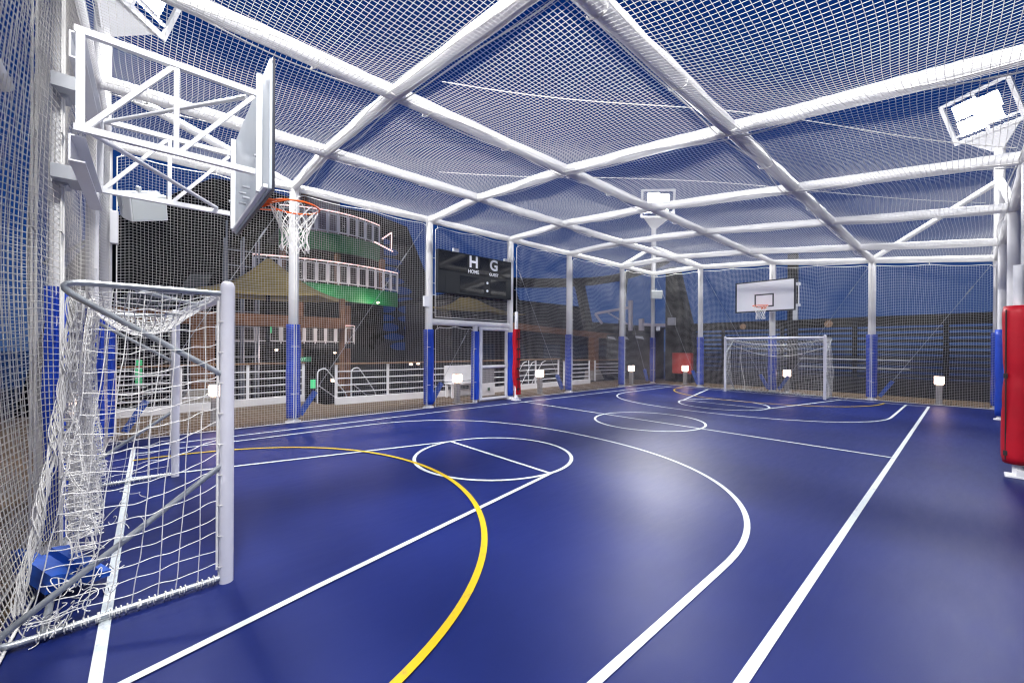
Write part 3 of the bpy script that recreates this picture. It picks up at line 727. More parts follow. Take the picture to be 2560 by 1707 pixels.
# ------------------------------------------------------------ volleyball posts with red pads
def vpost(x, y, red_r, label, flip):
    t = thing('net_post', (x, y, 0), label, 'net post', 'red padded net posts at mid court')
    MB().tube([(0, 0, 0), (0, 0, 2.66)], .05, 18).build('pole', white, t)
    MB().box((-.11, -.11, 0), (.11, .11, .025), .004).build('foot_plate', white, t)
    MB().box((-.10, -.10, .0251), (.02, .02, .10), .004).build('foot_bracket', white, t)
    return t
v1 = vpost(8.24, 9.06, .1, 'white net post beside the gate with a narrow black-laced red pad', 1)
b = MB(); pr_ = [(.035, -.06), (.075, -.05), (.085, 0), (.075, .05), (.035, .06)]
vs = []; K = 12
for i in range(K+1):
    z = .17+1.97*i/K; dx = .02*math.sin(i*1.1)+(.05*(1-i/3) if i < 3 else 0)
    for (px_, py_) in [(-.095, -.075), (.06, -.085), (.07, -.055), (.07, .055), (.06, .075), (-.095, .065)]: vs.append((px_+dx*.9+.01, py_, z))
b.add(vs, [(i*6+j, i*6+(j+1) % 6, (i+1)*6+(j+1) % 6, (i+1)*6+j) for i in range(K) for j in range(6)]+[(5, 4, 3, 2, 1, 0), tuple(K*6+j for j in range(6))], False)
rp1 = b.build('red_pad', red_pad, v1)
b = MB()
for z in (.32, .62, .93, 1.22, 1.52, 1.82): b.box((-.052, -.094, z), (.068, -.08, z+.05))
b.bar((.0, -.091, .25), (.0, -.091, 2.05), .02, .012, up=(0, 1, 0)); b.build('black_lacing', black, rp1)
v2 = vpost(8.15, -.425, .13, 'white net post at the right border wrapped in a thick round red pad', -1)
b = MB(); vs = []; n = 28; K = 22
for i in range(K+1):
    z = .17+1.98*i/K; rr = .135*(1-.12*math.exp(-((z-1.28)/.10)**2)-.04*math.exp(-((z-.9)/.05)**2)+.02*math.sin(z*4))
    if i in (0, K): rr *= .90
    for j in range(n): vs.append((rr*math.cos(2*PI*j/n), rr*math.sin(2*PI*j/n)+.006*math.sin(z*3), z))
b.add(vs, [(i*n+j, i*n+(j+1) % n, (i+1)*n+(j+1) % n, (i+1)*n+j) for i in range(K) for j in range(n)]+[tuple(range(n-1, -1, -1)), tuple(K*n+j for j in range(n))], True)
rp2 = b.build('red_pad', red_pad, v2)
b = MB(); b.tube([(-.10+.012*math.sin(z*5), .106, z) for z in np.linspace(.22, 2.1, 24)], .008, 6)
for z in (.3, 1.27): b.box((-.11, .09, z-.03), (-.07, .125, z+.03), .004)
b.build('black_seam', black, rp2)

# ------------------------------------------------------------ loudspeakers and small boxes
def speaker(loc, rot, sc, label, name='loudspeaker'):
    t = thing(name, loc, label, 'loudspeaker', 'loudspeakers on the cage'); t.rotation_euler = rot
    b = MB(); n = 10; w0, h0 = .20*sc, .15*sc     # front half sizes; axis +x is the front
    vs = []; prof = [(0, 1, 1), (-.02, 1.0, 1.0), (-.14, .98, .98), (-.22, .86, .88), (-.28, .62, .66), (-.31, .3, .34)]
    for (x, a, c) in prof:
        for (yy, zz) in ((-1, -1), (1, -1), (1, 1), (-1, 1)):
            vs.append((x*sc, yy*w0*a, zz*h0*c))
    b.add(vs, [(i*4+j, i*4+(j+1) % 4, (i+1)*4+(j+1) % 4, (i+1)*4+j) for i in range(5) for j in range(4)]+[(3, 2, 1, 0), (20, 21, 22, 23)], False)
    o = b.build('cabinet', speaker_m, t)
    md = o.modifiers.new('b', 'BEVEL'); md.width = .008; md.segments = 2
    MB().box((.001, -w0*.93, -h0*.92), (.010, w0*.93, h0*.92), .003).build('grille', grille_m, t)
    b = MB(); b.box((-.17*sc, -.02, h0), (-.12*sc, .02, h0+.09)); b.box((-.18*sc, -w0-.012, -.02), (-.11*sc, -w0, h0+.02)); b.box((-.18*sc, w0, -.02), (-.11*sc, w0+.012, h0+.02)); b.box((-.18*sc, -w0-.012, h0+.0), (-.11*sc, w0+.012, h0+.012))
    b.build('bracket', pale_steel, t)
speaker((-.02, 8.78, 3.80), (R(20), R(20), R(-52)), 1.35, 'grey loudspeaker hanging under the near truss in the near left corner')
speaker((16.42, 8.98, 3.90), (0, R(10), R(228)), 1.15, 'grey square loudspeaker on the far corner post')
def jbox(lo, hi, lab): return prop(MB().box(lo, hi, .008).build('junction_box', white), lab, 'electrical box', 'white electrical boxes on the cage')
jbox((5.20, 9.22, 2.63), (5.36, 9.30, 2.90), 'white electrical box on the left of the post beside the scoreboard')
jbox((-.50, 9.20, 3.25), (-.40, 9.34, 3.78), 'tall white electrical box on the near corner post under the loudspeaker')
jbox((16.62, 8.98, 2.35), (16.70, 9.14, 2.52), 'small white electrical box on the far corner post, below the loudspeaker')
# small camera on the far corner
c = thing('security_camera', (16.6, 9.1, 4.72), 'small white camera high on the far corner post', 'camera')
MB().tube([(0, 0, 0), (-.22, -.1, -.02)], .045, 12).build('housing', white, c); MB().bar((0, 0, .0), (.18, .2, .03), .03, .03).build('arm', white, c)

# ------------------------------------------------------------ floodlight masts
def flood(mast, zm0, C, yaw, th, label, braces, Wf=1.37, Hf=1.19, light=True, power=900, lamps=4):
    t = thing('floodlight_mast', (mast[0], mast[1], zm0), label, 'floodlight', 'floodlight masts on the cage corners')
    o = Vector((mast[0], mast[1], zm0))
    f = Vector((math.cos(yaw), math.sin(yaw), 0)); h = Vector((-math.sin(yaw), math.cos(yaw), 0)); v = f*math.sin(th)+Vector((0, 0, 1))*math.cos(th); nn = f*math.cos(th)-Vector((0, 0, 1))*math.sin(th)
    C = Vector(C)-o
    MB().tube([(0, 0, 0), (0, 0, C.z-.62)], .105, 18).build('mast', tube_white, t)
    m = MB(); fw = .09
    for a, b_ in ((-1, 1), (1, 1)): m.bar(C+h*a*Wf/2+v*(-Hf/2), C+h*a*Wf/2+v*(Hf/2), fw, .05, up=nn)
    for s_ in (-1, 1): m.bar(C-h*(Wf/2-.04)+v*s_*(Hf/2-.04), C+h*(Wf/2-.04)+v*s_*(Hf/2-.04), fw, .05, up=nn)
    m.bar(C-h*(Wf/2-.04)-v*(Hf/2-.22), C+h*(Wf/2-.04)-v*(Hf/2-.22), .05, .04, up=nn)
    m.bar(C-v*(Hf/2-.04), C+v*(Hf/2-.04), .06, .04, up=nn); m.build('lamp_frame', white, t)
    B0 = C-v*(Hf/2)-nn*.03
    g_ = MB().prism([B0-h*Wf*.42, B0+h*Wf*.42, Vector((0, 0, C.z-.95))-h*(-.10)-f*0+f*.06, Vector((0, 0, C.z-.95))+h*(-.10)+f*.06], -nn*.05)
    g_.build('gusset_plate', white, t)
    spots = [(-.30, .22), (.30, .16), (-.34, -.20), (.22, -.14)][:lamps]
    for (a, b_) in spots:
        c_ = C+h*a*Wf*.5*1.6*.62+v*b_*Hf*.9
        q = MB(); q.add([c_+h*x*.26+v*y*.20+nn*(.06 if z else -.10)+(h*x*(-.08)+v*y*(-.06) if not z else Vector()) for z in (0, 1) for x, y in ((-1, -1), (1, -1), (1, 1), (-1, 1))],
              [(0, 3, 2, 1), (0, 1, 5, 4), (1, 2, 6, 5), (2, 3, 7, 6), (3, 0, 4, 7)]); hd = q.build('lamp_head', white, t)
        q = MB(); q.add([c_+h*x*.245+v*y*.185+nn*.062 for x, y in ((-1, -1), (1, -1), (1, 1), (-1, 1))], [(0, 1, 2, 3)]); q.build('lens', lamp_e, hd)
    for e_ in braces: MB().tube([Vector((0, 0, C.z-1.75)), Vector(e_)-o], .075, 14).build('brace', tube_white, t)
    if light:
        ld = bpy.data.lights.new('floodlight_glow', 'AREA'); ld.shape = 'RECTANGLE'; ld.size = 1.1; ld.size_y = .9; ld.energy = power; ld.color = (1.0, .985, .965); ld.spread = R(170)
        lo = bpy.data.objects.new('floodlight_glow', ld); col.objects.link(lo); lo.parent = t
        # the light leaves the lens plane, aimed along the lamp axis
        zc = -(nn*.8+Vector((0, 0, -1))*.35).normalized(); xc = h; yc = zc.cross(xc); mm = Matrix((xc, yc, zc)).transposed().to_4x4(); mm.translation = C+nn*.12
        lo.matrix_local = mm
    return t
FP = 1750
flood((16.90, -.55), ZL[4], (16.90+.65*math.cos(R(148)), -.55+.65*math.sin(R(148)), 7.86), R(148), R(30), 'blazing four-lamp floodlight frame on the far right corner mast', [(XT[6], 2.0, 4.4), (11.1, -.52, 4.1)], power=FP*.42)
flood((16.90, 9.42), ZL[0], (16.90+.6*math.cos(R(225)), 9.42+.6*math.sin(R(225)), 7.88), R(225), R(6), 'blazing floodlight frame on the far left corner mast, its lamps seen head-on', [(14.4, 9.42, 4.95), (XT[6], 7.3, 4.95)], power=FP*1.2)
flood((-.60, 9.42), ZL[0], (-.60+.65*math.cos(R(-38)), 9.42+.65*math.sin(R(-38)), 7.66), R(-38), R(25), 'white floodlight frame cut off at the upper left on the near corner mast', [(2.24, 9.42, 4.95)], power=FP*.85)
flood((-.70, -.60), ZL[4], (-.35, -.2, 7.6), R(38), R(30), 'floodlight on the near right corner mast above the camera', [], power=FP*.75)

# ------------------------------------------------------------ bollard lights
BG = 'short bollard lights standing round the court'
def bollard(x, y, label, proto=[None]):
    if proto[0] is None:
        t = thing('bollard_light', (x, y, -.035), label, 'bollard light', BG)
        MB().box((-.07, -.07, 0), (.07, .07, .60), .008).build('post', bollard_m, t)
        MB().box((-.10, -.10, .605), (.10, .10, .83), .012).build('lamp_head', bollard_e, t)
        MB().box((-.11, -.11, .831), (.11, .11, .85), .006).build('cap', bollard_m, t)
        MB().box((-.11, -.11, .0), (.11, .11, .018)).build('base_plate', bollard_m, t)
        proto[0] = t; return t
    s0 = proto[0]; t = s0.copy(); col.objects.link(t); t.location = (x, y, -.035); t['label'] = label
    for ch in s0.children:
        c = ch.copy(); col.objects.link(c); c.parent = t
    return t
bollard(6.72, 9.95, 'lit bollard light left of the gate post, seen through the net under the scoreboard')
for x, y, l in ((10.2, 9.98, 'lit bollard light just right of the red pad beside the gate'), (16.05, 10.0, 'lit bollard light left of the far corner post'),
                (17.95, 8.45, 'lit bollard light in front of the red cabinet'), (17.6, 4.45, 'lit bollard light seen through the far goal net'),
                (17.4, .56, 'lit bollard light behind the rightmost back net panel'), (1.0, 10.3, 'lit bollard light half hidden by the near goal post'), (-.93, 8.85, 'lit bollard light glowing through the bunched near goal net')):
    bollard(x, y, l)

# ------------------------------------------------------------ railings beyond the left wall
def railing(name, P0, P1, label, zb=-.035, top_m=railwood, H=1.12, npost=None, curb=True, nr_=4):
    a = Vector((P0[0], P0[1], zb)); b_ = Vector((P1[0], P1[1], zb)); L = (b_-a).length; d = (b_-a)/L
    t = thing(name, tuple(a), label, 'railing', 'white ship railings outside the cage'); t.rotation_euler = (0, 0, math.atan2(d.y, d.x))
    if curb: MB().box((0, -.05, 0), (L, .05, .20), .008).build('curb', white, t)
    npost = npost or max(2, int(L/1.3)+1)
    for i in range(npost):
        x = .03+(L-.06)*i/(npost-1); MB().box((x-.035, -.02, .2 if curb else 0), (x+.035, .02, H)).build('stanchion', white, t)
    for k in range(nr_):
        z = .34+k*(H-.34)/(nr_); MB().tube([(0, 0, z), (L, 0, z)], .018, 8).build('rail', white, t)
    MB().box((-.02, -.06, H), (L+.02, .06, H+.045), .01).build('handrail', top_m, t)
    return t
railing('railing', (-.9, 12.6), (3.4, 13.05), 'white railing with timber handrail left of the stair opening, beyond the first net panel')
railing('railing', (3.85, 11.75), (8.3, 11.36), 'white railing with timber handrail right of the stair opening, beyond the green tower panel')
railing('railing', (8.6, 11.34), (12.9, 11.5), 'white railing with timber handrail seen through and right of the gate')
railing('railing', (13.2, 11.5), (15.0, 11.5), 'short white railing ending beside the timber column', H=1.05)
railing('railing', (16.3, 12.2), (18.3, 11.8), 'small white railing left of the far corner post', H=1.0, curb=False)
# stair handrails
st_ = thing('stair_rail', (3.55, 12.3, -.035), 'white curved stair handrails descending at the opening in the railing', 'stair rail')
for dx, nm in ((0, 0), (.95, 1)):
    MB().tube(sweep([(dx, 0, 0), (dx, 0, .95), (dx+.25, .1, 1.0), (dx+1.1, .8, .1), (dx+1.1, .8, -.4)]), .018, 10).build('handrail', white, st_)
    MB().tube([(dx+.05, .02, .5), (dx+1.05, .76, -.2)], .013, 8).build('rail', white, st_)
st2 = thing('stair_rail', (10.6, 11.9, -.035), 'white ladder-like stair rails behind the bollard right of the gate', 'stair rail')
for dx in (0, .5, 1.1):
    MB().tube(sweep([(dx+.9, .1, 1.05), (dx+.7, .1, 1.0), (dx, .1, 0)]), .018, 8).build('handrail', white, st2)
    MB().tube([(dx, .2, 1.1), (dx, .2, 0)], .022, 8).build('stanchion', white, st2)

# deck furniture beyond the gate
cb = thing('deck_cabinet', (8.25, 10.75, -.035), 'grey cabinet on a white plinth seen through the lower gate panel', 'cabinet')
MB().box((0, 0, 0), (.55, .4, .42), .01).build('plinth', white, cb); MB().box((.0, .0, .421), (.52, .36, 1.0), .015).build('casing', mat('cabinet_grey', (.22, .22, .24), .5), cb)
pl = MB().box((.2, -.012, .14), (.34, -.001, .30)).build('notice', white, cb); MB().box((.225, -.018, .165), (.315, -.011, .275)).build('notice_symbol', mat('notice_dark', (.02, .09, .05), .5), pl)
wb = thing('deck_bench', (7.15, 10.9, -.035), 'white slatted bench behind the small net panel left of the gate', 'bench')
MB().box((0, 0, .42), (1.1, .45, .48), .01).build('seat', white, wb); MB().box((0, .40, .5), (1.1, .46, 1.02), .01).build('backrest', white, wb)
for x in (.03, .98):
    for y in (.03, .36): MB().box((x, y, 0), (x+.07, y+.07, .42)).build('leg', white, wb)

# ------------------------------------------------------------ pergolas, canopies
pg = thing('timber_pergola', (0, 15, -.2), 'orange timber pergola with a thick lit column, seen between the near goal posts', 'pergola')
MB().box((-1.9, -.2, 2.42), (5.2, .1, 2.80), .01).build('beam', wood_m, pg)
MB().box((.86, -.24, .55), (1.42, .22, 2.41), .02).build('column', wood_m, pg)
MB().prism([(.5, -.6, .02), (2.0, -.6, .02), (1.75, -.35, .5), (.8, -.35, .5)], (0, .9, 0)).build('column_base', concrete_m, pg)
MB().box((5.2, .3, .2), (5.36, .5, 3.55), .01).build('column', wood_m, pg)
MB().box((-1.9, .11, 2.5), (5.2, .16, 2.72)).build('inner_board', mat('red_timber', (.13, .04, .02), .6), pg)
def canopy(name, corners, apex, label, drop=.14):
    t = thing(name, tuple(corners[0][:2])+(0,), label, 'canopy', 'tan fabric canopies beyond the left wall'); o = Vector(t.location)
    n = len(corners); C_ = [Vector(c)-o for c in corners]; A = Vector(apex)-o; b = MB()
    for i in range(n):
        a, c = C_[i], C_[(i+1) % n]; K_ = 10; rows = []
        for r_ in range(K_+1):
            f_ = r_/K_; row = []
            for q_ in range(K_+1):
                g_ = q_/K_; p = a.lerp(c, g_).lerp(A, f_); p = p-Vector((0, 0, .35*math.sin(PI*f_)*.8+.10*math.sin(PI*g_)*(1-f_))); row.append(p)
            rows.append(row)
        vs = [p for row in rows for p in row]; W_ = K_+1
        b.add(vs, [(r_*W_+q_, r_*W_+q_+1, (r_+1)*W_+q_+1, (r_+1)*W_+q_) for r_ in range(K_) for q_ in range(K_)], True)
    o_ = b.build('fabric', canopy_m, t); md = o_.modifiers.new('s', 'SOLIDIFY'); md.thickness = .02
    MB().tube([(A.x, A.y, 0), (A.x, A.y, A.z-.02)], .07, 12).build('pole', darkgrey, t)
    return t
canopy('fabric_canopy', [(1.0, 15.6, 3.36), (4.45, 15.3, 3.42), (6.7, 18.6, 3.62), (1.5, 20.2, 3.6)], (3.35, 17.8, 5.0), 'tan peaked fabric canopy just behind the near hoop net, below the balconies')
canopy('fabric_canopy', [(11.2, 19.2, 3.75), (15.0, 18.6, 3.72), (18.4, 19.3, 3.75), (15.5, 23, 3.9)], (14.4, 20.5, 4.9), 'tan fabric canopy glimpsed under the scoreboard')
pg2 = thing('timber_pergola', (12.3, 14, -.2), 'curved timber pergola beam on orange columns beyond the right part of the left wall', 'pergola')
pts = [(i*.9, .25*math.sin(i*.35), 2.78-.035*i) for i in range(12)]
b = MB()
for a, c in zip(pts, pts[1:]): b.bar(a, Vector(c)+(Vector(c)-Vector(a))*.02, .3, .30)
b.build('beam', wood_m, pg2)
for x in (6.1, 9.2):
    MB().box((x, -.2, .5), (x+.42, .2, 2.38), .01).build('column', wood_m, pg2); MB().prism([(x-.3, -.35, 0), (x+.75, -.35, 0), (x+.5, -.25, .5), (x-.08, -.25, .5)], (0, .6, 0)).build('column_base', concrete_m, pg2)

# ------------------------------------------------------------ green balcony tower
tw = thing('balcony_tower', (0, 25, -3.2), 'tall attraction tower with green balcony tiers, white glass railings and pink light strips', 'tower')
def tier(x0, x1, zf, rail_h, fasc, bend, yoff=0., gp=.62, fm=green_m):
    Z = 3.2
    def yy(x): u = (x-x0)/(x1-x0); return yoff+bend*(2*u-1)**2
    n = 14; xs = [x0+(x1-x0)*i/n for i in range(n+1)]
    b = MB(); 
    for i in range(n):
        a, c = xs[i], xs[i+1]
        b.prism([(a, yy(a), zf+Z-fasc), (c, yy(c), zf+Z-fasc), (c, yy(c)+.3, zf+Z-fasc), (a, yy(a)+.3, zf+Z-fasc)], (0, 0, fasc))
    b.build('fascia', fm, tw)
    b = MB(); b.prism([(x, yy(x)+.3, zf+Z-.25) for x in xs]+[(x1, yoff+6, zf+Z-.25), (x0, yoff+6, zf+Z-.25)], (0, 0, .25)); b.build('floor_slab', darkgrey, tw)
    m_ = max(2, int(round((x1-x0)/gp))); rl = MB(); ls = MB(); gl = MB()
    for i in range(m_+1):
        x = x0+(x1-x0)*i/m_; rl.box((x-.03, yy(x)+.02, zf+Z), (x+.03, yy(x)+.08, zf+Z+rail_h))
    for i in range(m_):
        a = x0+(x1-x0)*i/m_+.07; c = x0+(x1-x0)*(i+1)/m_-.07; ya, yc = yy(a)+.05, yy(c)+.05
        for z in (zf+Z+.14, zf+Z+rail_h-.14): rl.bar((a, ya, z), (c, yc, z), .05, .05)
        rl.bar((a, ya, zf+Z+.14), (a, ya, zf+Z+rail_h-.14), .05, .05); rl.bar((c, yc, zf+Z+.14), (c, yc, zf+Z+rail_h-.14), .05, .05)
        gl.prism([(a, ya, zf+Z+.16), (c, yc, zf+Z+.16), (c, yc, zf+Z+rail_h-.16), (a, ya, zf+Z+rail_h-.16)], (0, .012, 0))
        p_, q_ = x0+(x1-x0)*i/m_, x0+(x1-x0)*(i+1)/m_
        ls.bar((p_, yy(p_)+.05, zf+Z+rail_h+.02), (q_, yy(q_)+.05, zf+Z+rail_h+.02), .045, .04)
    r_ = rl.build('railing', white, tw); gl.build('glass', glass_pane, r_); ls.build('light_strip', strip_e, r_)
tier(4.15, 12.6, 5.25, 1.33, .95, .9)
tier(5.6, 11.7, 8.5, 1.35, 1.05, .9, yoff=.9)
tier(2.6, 10.2, 1.75, 1.2, .3, .3, yoff=2.0, fm=darkgrey)
MB().box((3.8, 5.2, 0), (13.5, 6.2, 13.2)).build('wall', interior, tw)
for x, y, z0, z1 in ((5.6, 1.6, 8.5, 10.7), (11.6, 1.4, 8.5, 10.7), (8.8, 1.8, 8.5, 10.7), (7.2, 3.2, 11.7, 15), (3.2, 4, 4.9, 7.5), (7.0, 3.3, 0, 7.6), (10.0, 3.3, 0, 7.6)):
    MB().box((x, y, z0), (x+.3, y+.3, z1)).build('column', wood_m, tw)
MB().box((6.8, 3.5, 11.7), (9.6, 4.2, 14.6)).build('cabin', mat('pale_cabin', (.35, .30, .29), .6), tw)
b = MB(); b.bar((11.9, 1.9, 12.2), (13.1, 3.0, 13.1), .06, .06); b.bar((13.1, 3.0, 13.1), (13.1, 3.0, 11.9), .05, .05); b.bar((11.2, 1.5, 11.8), (13.1, 2.8, 11.7), .06, .06); b.build('outer_stair_rail', strip_e, tw)
for x, y, z, en in ((7.0, -.9, 7.6, 60), (10.5, -.7, 7.5, 60), (6.8, 2.6, 11.1, 60), (9.6, 2.6, 11.1, 60), (5.0, 2.2, 7.7, 50), (4.8, -1.5, 4.6, 60), (8.5, 1.0, 4.4, 40)):
    hd = MB().box((x-.06, y-.06, z-.04), (x+.06, y+.06, z+.04), .01).build('spot_lamp', warm_e, tw)
    ld = bpy.data.lights.new('spot_glow', 'POINT'); ld.energy = en*2.5; ld.color = (1, .80, .70); ld.shadow_soft_size = .12
    lo = bpy.data.objects.new('spot_glow', ld); col.objects.link(lo); lo.parent = hd; lo.location = (x, y-.2, z-.2)
sc_ = thing('scaffold_ladder', (2.75, 24, -3.2), 'grey scaffold ladder tower left of the green balconies', 'scaffold')
b = MB()
for x in (0, .7, 1.35):
    b.tube([(x, 0, 0), (x, 0, 10.2+.7*(x == .0))], .05, 8); b.tube([(x, .8, 0), (x, .8, 10.2)], .04, 8)
for z in np.arange(.5, 10.2, .75): b.tube([(0, 0, z), (1.35, 0, z)], .03, 6)
b.build('tube_frame', mat('scaffold_steel', (.25, .28, .33), .5), sc_)

# dark funnel behind, reflections on its right flank put in as glowing blue ovals
fn = thing('ship_funnel', (0, 40, -3.2), 'huge black sloping superstructure filling the background behind the tower', 'superstructure')
prof = [(-6.5, 0), (-4.5, 9.5), (-2.2, 13.6), (3.6, 18.1), (5.6, 18.3), (9, 18.0), (17.0, 18.2), (20.5, 17.6), (23.2, 12), (23.8, 0)]
b = MB(); b.prism([(x, 0, z) for x, z in prof], (0, 10, 0)); fo = b.build('hull', dark_m, fn)
for i in range(12):
    x = 17.6+i*.42+.3*math.sin(i*1.3); z = 15.6-i*.98
    for dx in ((0,) if i < 3 else (0, -2.6) if i % 2 else (0, -2.9)):
        n = 16; w_, h_ = (1.0+.15*(i % 3)), (.42 if i % 2 else .34)
        MB().prism([(x+dx+w_*math.cos(2*PI*j/n), -.08, z+h_*math.sin(2*PI*j/n)) for j in range(n)], (0, .07, 0)).build('blue_reflection', darkblue_g, fn)
for (x, z, w_, h_) in ((-2.6, 6.9, 3.4, 1.8), (1.6, 9.0, 1.6, 1.4)):
    MB().prism([(x, -.5, z), (x+w_, -.5, z+.2), (x+w_*1.25, -.5, z+h_), (x+w_*.4, -.5, z+h_*.9)], (0, .45, 0)).build('vent_panel', mat('vent_grey', (.10, .12, .12), .6), fn)
for z in (7.5, 10): MB().bar((-5.2, -.4, z), (-2.6, -.4, z+2.4), .25, .18).build('strut', mat('vent_grey', (.10, .12, .12), .6), fn)

# lower deck clutter: lit sign, far lamps
def small_lamp(x, y, z, label, m=warm_e, r=.055):
    t = thing('deck_lamp', (x, y, -3.2), label, 'lamp', 'small lamps on the lower deck')
    MB().tube([(0, 0, 0), (0, 0, z+3.2-r)], .03, 6).build('pole', darkgrey, t); MB().box((-r, -r, z+3.2-r), (r, r, z+3.2+r), .01).build('lamp_head', m, t)
for x, y, z, l in ((4.0, 14.6, -.35, 'small glowing lamp seen low between the stair handrails'), (5.0, 15.5, .35, 'small warm lamp right of the stair handrails'), (-.9, 13.6, .28, 'small warm lamp low behind the near goal net'),
                   (-1.3, 14.5, .42, 'second small warm lamp low behind the near goal net, farther left'), (8.4, 16, .85, 'small lamp beyond the railing left of the white bench'), (8.75, 16, .87, 'small lamp beyond the railing, its right neighbour')):
    small_lamp(x, y, z, l)
ex = thing('exit_sign', (3.95, 17.0, -3.2), 'small green lit EXIT sign beyond the railing, left of the first padded post', 'sign')
MB().box((.3, .02, 0), (.4, .1, 4.18)).build('sign_post', darkgrey, ex); MB().box((0, -.03, 4.2), (.72, .03, 4.38), .005).build('panel', mat('sign_green', (.01, .12, .06), .5, emit=(.01, .16, .07), estr=.7), ex)
text('EXIT', .36, 4.285, .17, ex, mat('sign_letters', (.6, .9, .7), .5, emit=(.45, .9, .6), estr=.8), y=-.036)
for x, y, z, h_, l in ((3.35, 18, 2.1, .55, 'narrow green lit sign panel above the exit sign'), (-.35, 17, .35, .8, 'green lit plant trough low behind the near goal'), (4.1, 15.0, .15, .3, 'small green lit box behind the railing left of the first padded post')):
    t = thing('green_panel', (x, y, -3.2), l, 'lit panel'); MB().box((.05, .02, 0), (.12, .06, z+3.2)).build('stand', darkgrey, t); MB().box((0, -.03, z+3.2), (.16, .03, z+3.2+h_), .01).build('panel', green_e, t)
# dark building masses past the far half of the left wall
dh = thing('deckhouse', (13.5, 20.6, -3.2), 'dark two-level deckhouse behind the curved pergola, left of the far corner', 'building')
MB().box((0, 0, 0), (12.4, 6, 7.75), .05).build('wall', darkgrey, dh); MB().box((-.3, -.35, 7.76), (12.6, 6.2, 8.0), .03).build('roof', dark_m, dh)
MB().box((12.41, .2, 0), (26, 6, 6.7), .05).build('wall', darkgrey, dh); MB().box((12.61, -.1, 6.71), (26.3, 6.2, 6.9), .03).build('roof', dark_m, dh)
for i in range(7): MB().box((1.5+i*3.2, -.05+(.2 if i > 3 else 0), 4.0), (3.3+i*3.2, -.005+(.2 if i > 3 else 0), 5.0)).build('window', mat('dim_window', (.03, .05, .08), .15), dh)
ar = thing('dark_arch', (16.5, 20, -3.2), 'dark curved beam on slanted legs against the sky behind the left wall', 'arch')
ap = [(-2, 8.75), (1.5, 9.05), (4, 9.3), (7, 9.65), (10, 10.1), (13, 10.7), (16, 11.5), (19, 12.4), (22, 13.6)]
b = MB()
for (x0_, z0_), (x1_, z1_) in zip(ap, ap[1:]): b.bar((x0_, 0, z0_), (x1_+.04, 0, z1_+.01), .5, .62)
b.build('arch_beam', dark_m, ar)
MB().bar((8.3, 0, 9.6), (11.6, 0, 0), .4, .75).build('leg', dark_m, ar); MB().bar((14.6, 0, 11.0), (12.9, 0, 0), .35, .3).build('leg', dark_m, ar); MB().bar((1.0, 0, 8.9), (3.4, 0, 4.0), .4, .5).build('leg', dark_m, ar)

# ------------------------------------------------------------ beyond the back wall
ww = thing('windbreak_wall', (19.4, -9, -.035), 'long dark slatted windbreak wall behind the back net, blue dusk showing between slats', 'wall')
L = 18.6
MB().box((0, 0, 2.44), (.18, L, 2.80), .01).build('top_band', interior, ww)
MB().box((0, 0, 0), (.18, L, .62), .01).build('base_panel', darkgrey, ww)
for i, z in enumerate((.66, .86, 1.06, 1.26, 1.46, 1.66, 1.86, 2.06, 2.26)):
    MB().box((.03, 0, z), (.13, L, z+.125 if i < 5 else z+.11)).build('slat', darkgrey, ww)
for y in np.arange(0.2, L, 2.3): MB().box((-.05, y, 0), (-.002, y+.14, 2.8)).build('upright', dark_m, ww)
for y, w_ in ((15.55, .12), (12.55, .13)): MB().tube([(-.02, y, 2.58), (-.06, y, 2.58)], w_, 18).build('round_reflection', amber, ww)  # discs added for brownish reflections, no lamps mounted here
for y0_, y1_ in ((11.3, 13.4),): 
    for z in (.95, 1.25): MB().tube([(-.35, y0_-1, z), (-.35, y1_, z)], .018, 6).build('pipe_rail', pale_steel, ww)
pl_ = thing('dark_pole', (19.1, 4.62, -.035), 'tall dark pole behind the far backboard carrying a small grey box', 'pole')
MB().box((-.12, -.14, 0), (.12, .18, 5.4), .01).build('shaft', dark_m, pl_); MB().box((-.2, -.18, 2.75), (-.125, -.02, 3.35), .01).build('grey_box', pale_steel, pl_)
py = thing('dark_pylon', (19.2, 9.2, -.035), 'broad dark leaning pylon just right of the far corner post', 'pylon')
MB().prism([(0, .85, 0), (0, -.9, 0), (0, -.25, 2.9), (0, .4, 5.6), (0, .85, 5.6)], (.7, 0, 0)).build('body', dark_m, py)
MB().box((-.12, .30, 2.75), (-.005, .68, 3.12), .01).build('white_box', pale_steel, py)
rc = thing('fire_cabinet', (18.75, 8.55, -.035), 'red cabinet on dark legs behind the back net beside the far corner', 'cabinet')
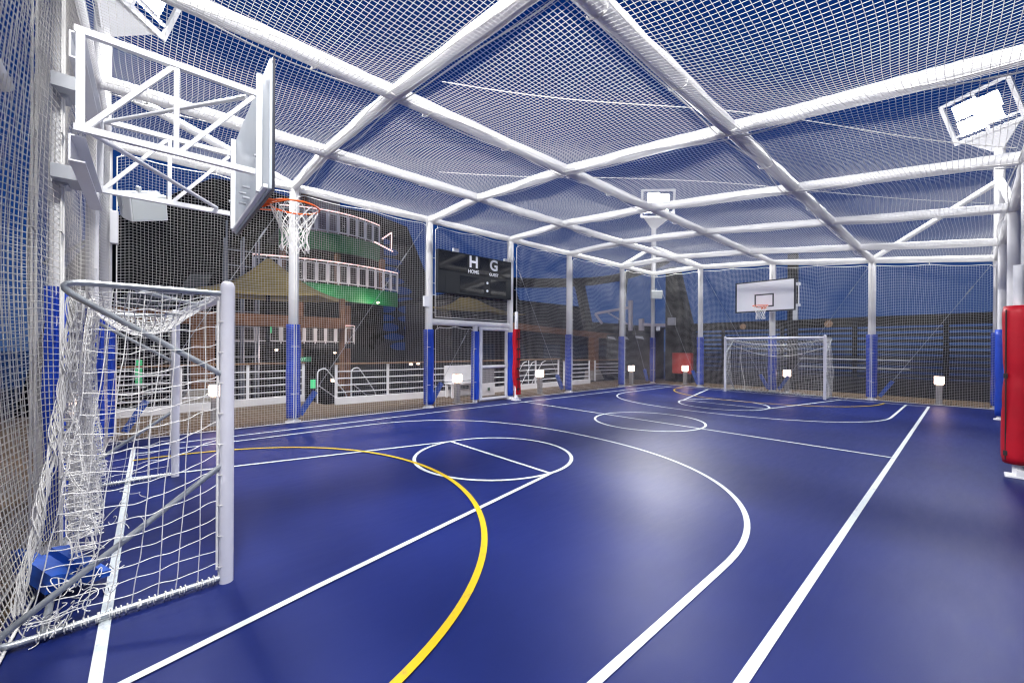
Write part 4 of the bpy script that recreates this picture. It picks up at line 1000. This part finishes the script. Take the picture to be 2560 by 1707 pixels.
MB().box((0, 0, .42), (.25, .92, 1.40), .012).build('casing', mat('cabinet_red', (.33, .018, .012), .5), rc); MB().box((-.012, .04, .46), (-.002, .88, 1.36)).build('door', mat('cabinet_red2', (.37, .02, .014), .45), rc)
for y in (.04, .80): MB().box((.05, y, 0), (.15, y+.08, .419)).build('leg', darkgrey, rc)
dv = thing('davit_crane', (20.6, 12.9, -.035), 'pale davit crane with a long arm, left of the far corner post', 'crane')
MB().box((-.2, -.2, 0), (.2, .2, 2.6)).build('pedestal', darkgrey, dv); MB().tube([(0, 0, 2.6), (0, 0, 4.35)], .13, 12).build('post', pink_white, dv)
MB().bar((0, .05, 3.95), (-.1, 2.4, 3.72), .12, .14).build('arm', pink_white, dv); MB().bar((0, .2, 3.0), (-.05, 1.5, 3.72), .08, .08).build('strut', pink_white, dv)
MB().tube([(-.1, 2.4, 3.7), (-.1, 2.2, 3.45), (-.1, 1.9, 3.1)], .08, 8).build('hook_arm', pink_white, dv)
MB().tube([(0, -.7, 2.6), (0, -.7, 3.25)], .16, 10).build('winch', pink_white, dv); MB().bar((0, -.6, 2.95), (0, -2.1, 2.85), .12, .16).build('lower_arm', pink_white, dv)
dk = thing('equipment_rack', (18.7, 10.6, -.035), 'dim grey equipment rack with white brackets left of the far corner post', 'rack')
MB().box((0, 0, 0), (.6, 2.6, 2.35), .02).build('casing', darkgrey, dk)
for y in (.3, 1.2, 2.0): MB().prism([(-.03, y, 2.05), (-.03, y+.5, 2.15), (-.03, y+.5, 2.25), (-.03, y+.1, 2.2)], (.028, 0, 0)).build('bracket', pale_steel, dk)
MB().box((-.05, 1.55, .5), (-.005, 1.68, 1.7)).build('pale_tube', pale_steel, dk)
# beyond the near end wall
nb = thing('deck_building', (-6.5, 3.5, -.035), 'dark building beyond the near end wall, seen through the left net', 'building')
MB().box((0, 0, 0), (2, 12, 3.2), .02).build('wall', interior, nb); MB().box((-.2, -.2, 3.21), (2.2, 12.2, 3.5)).build('roof', dark_m, nb)
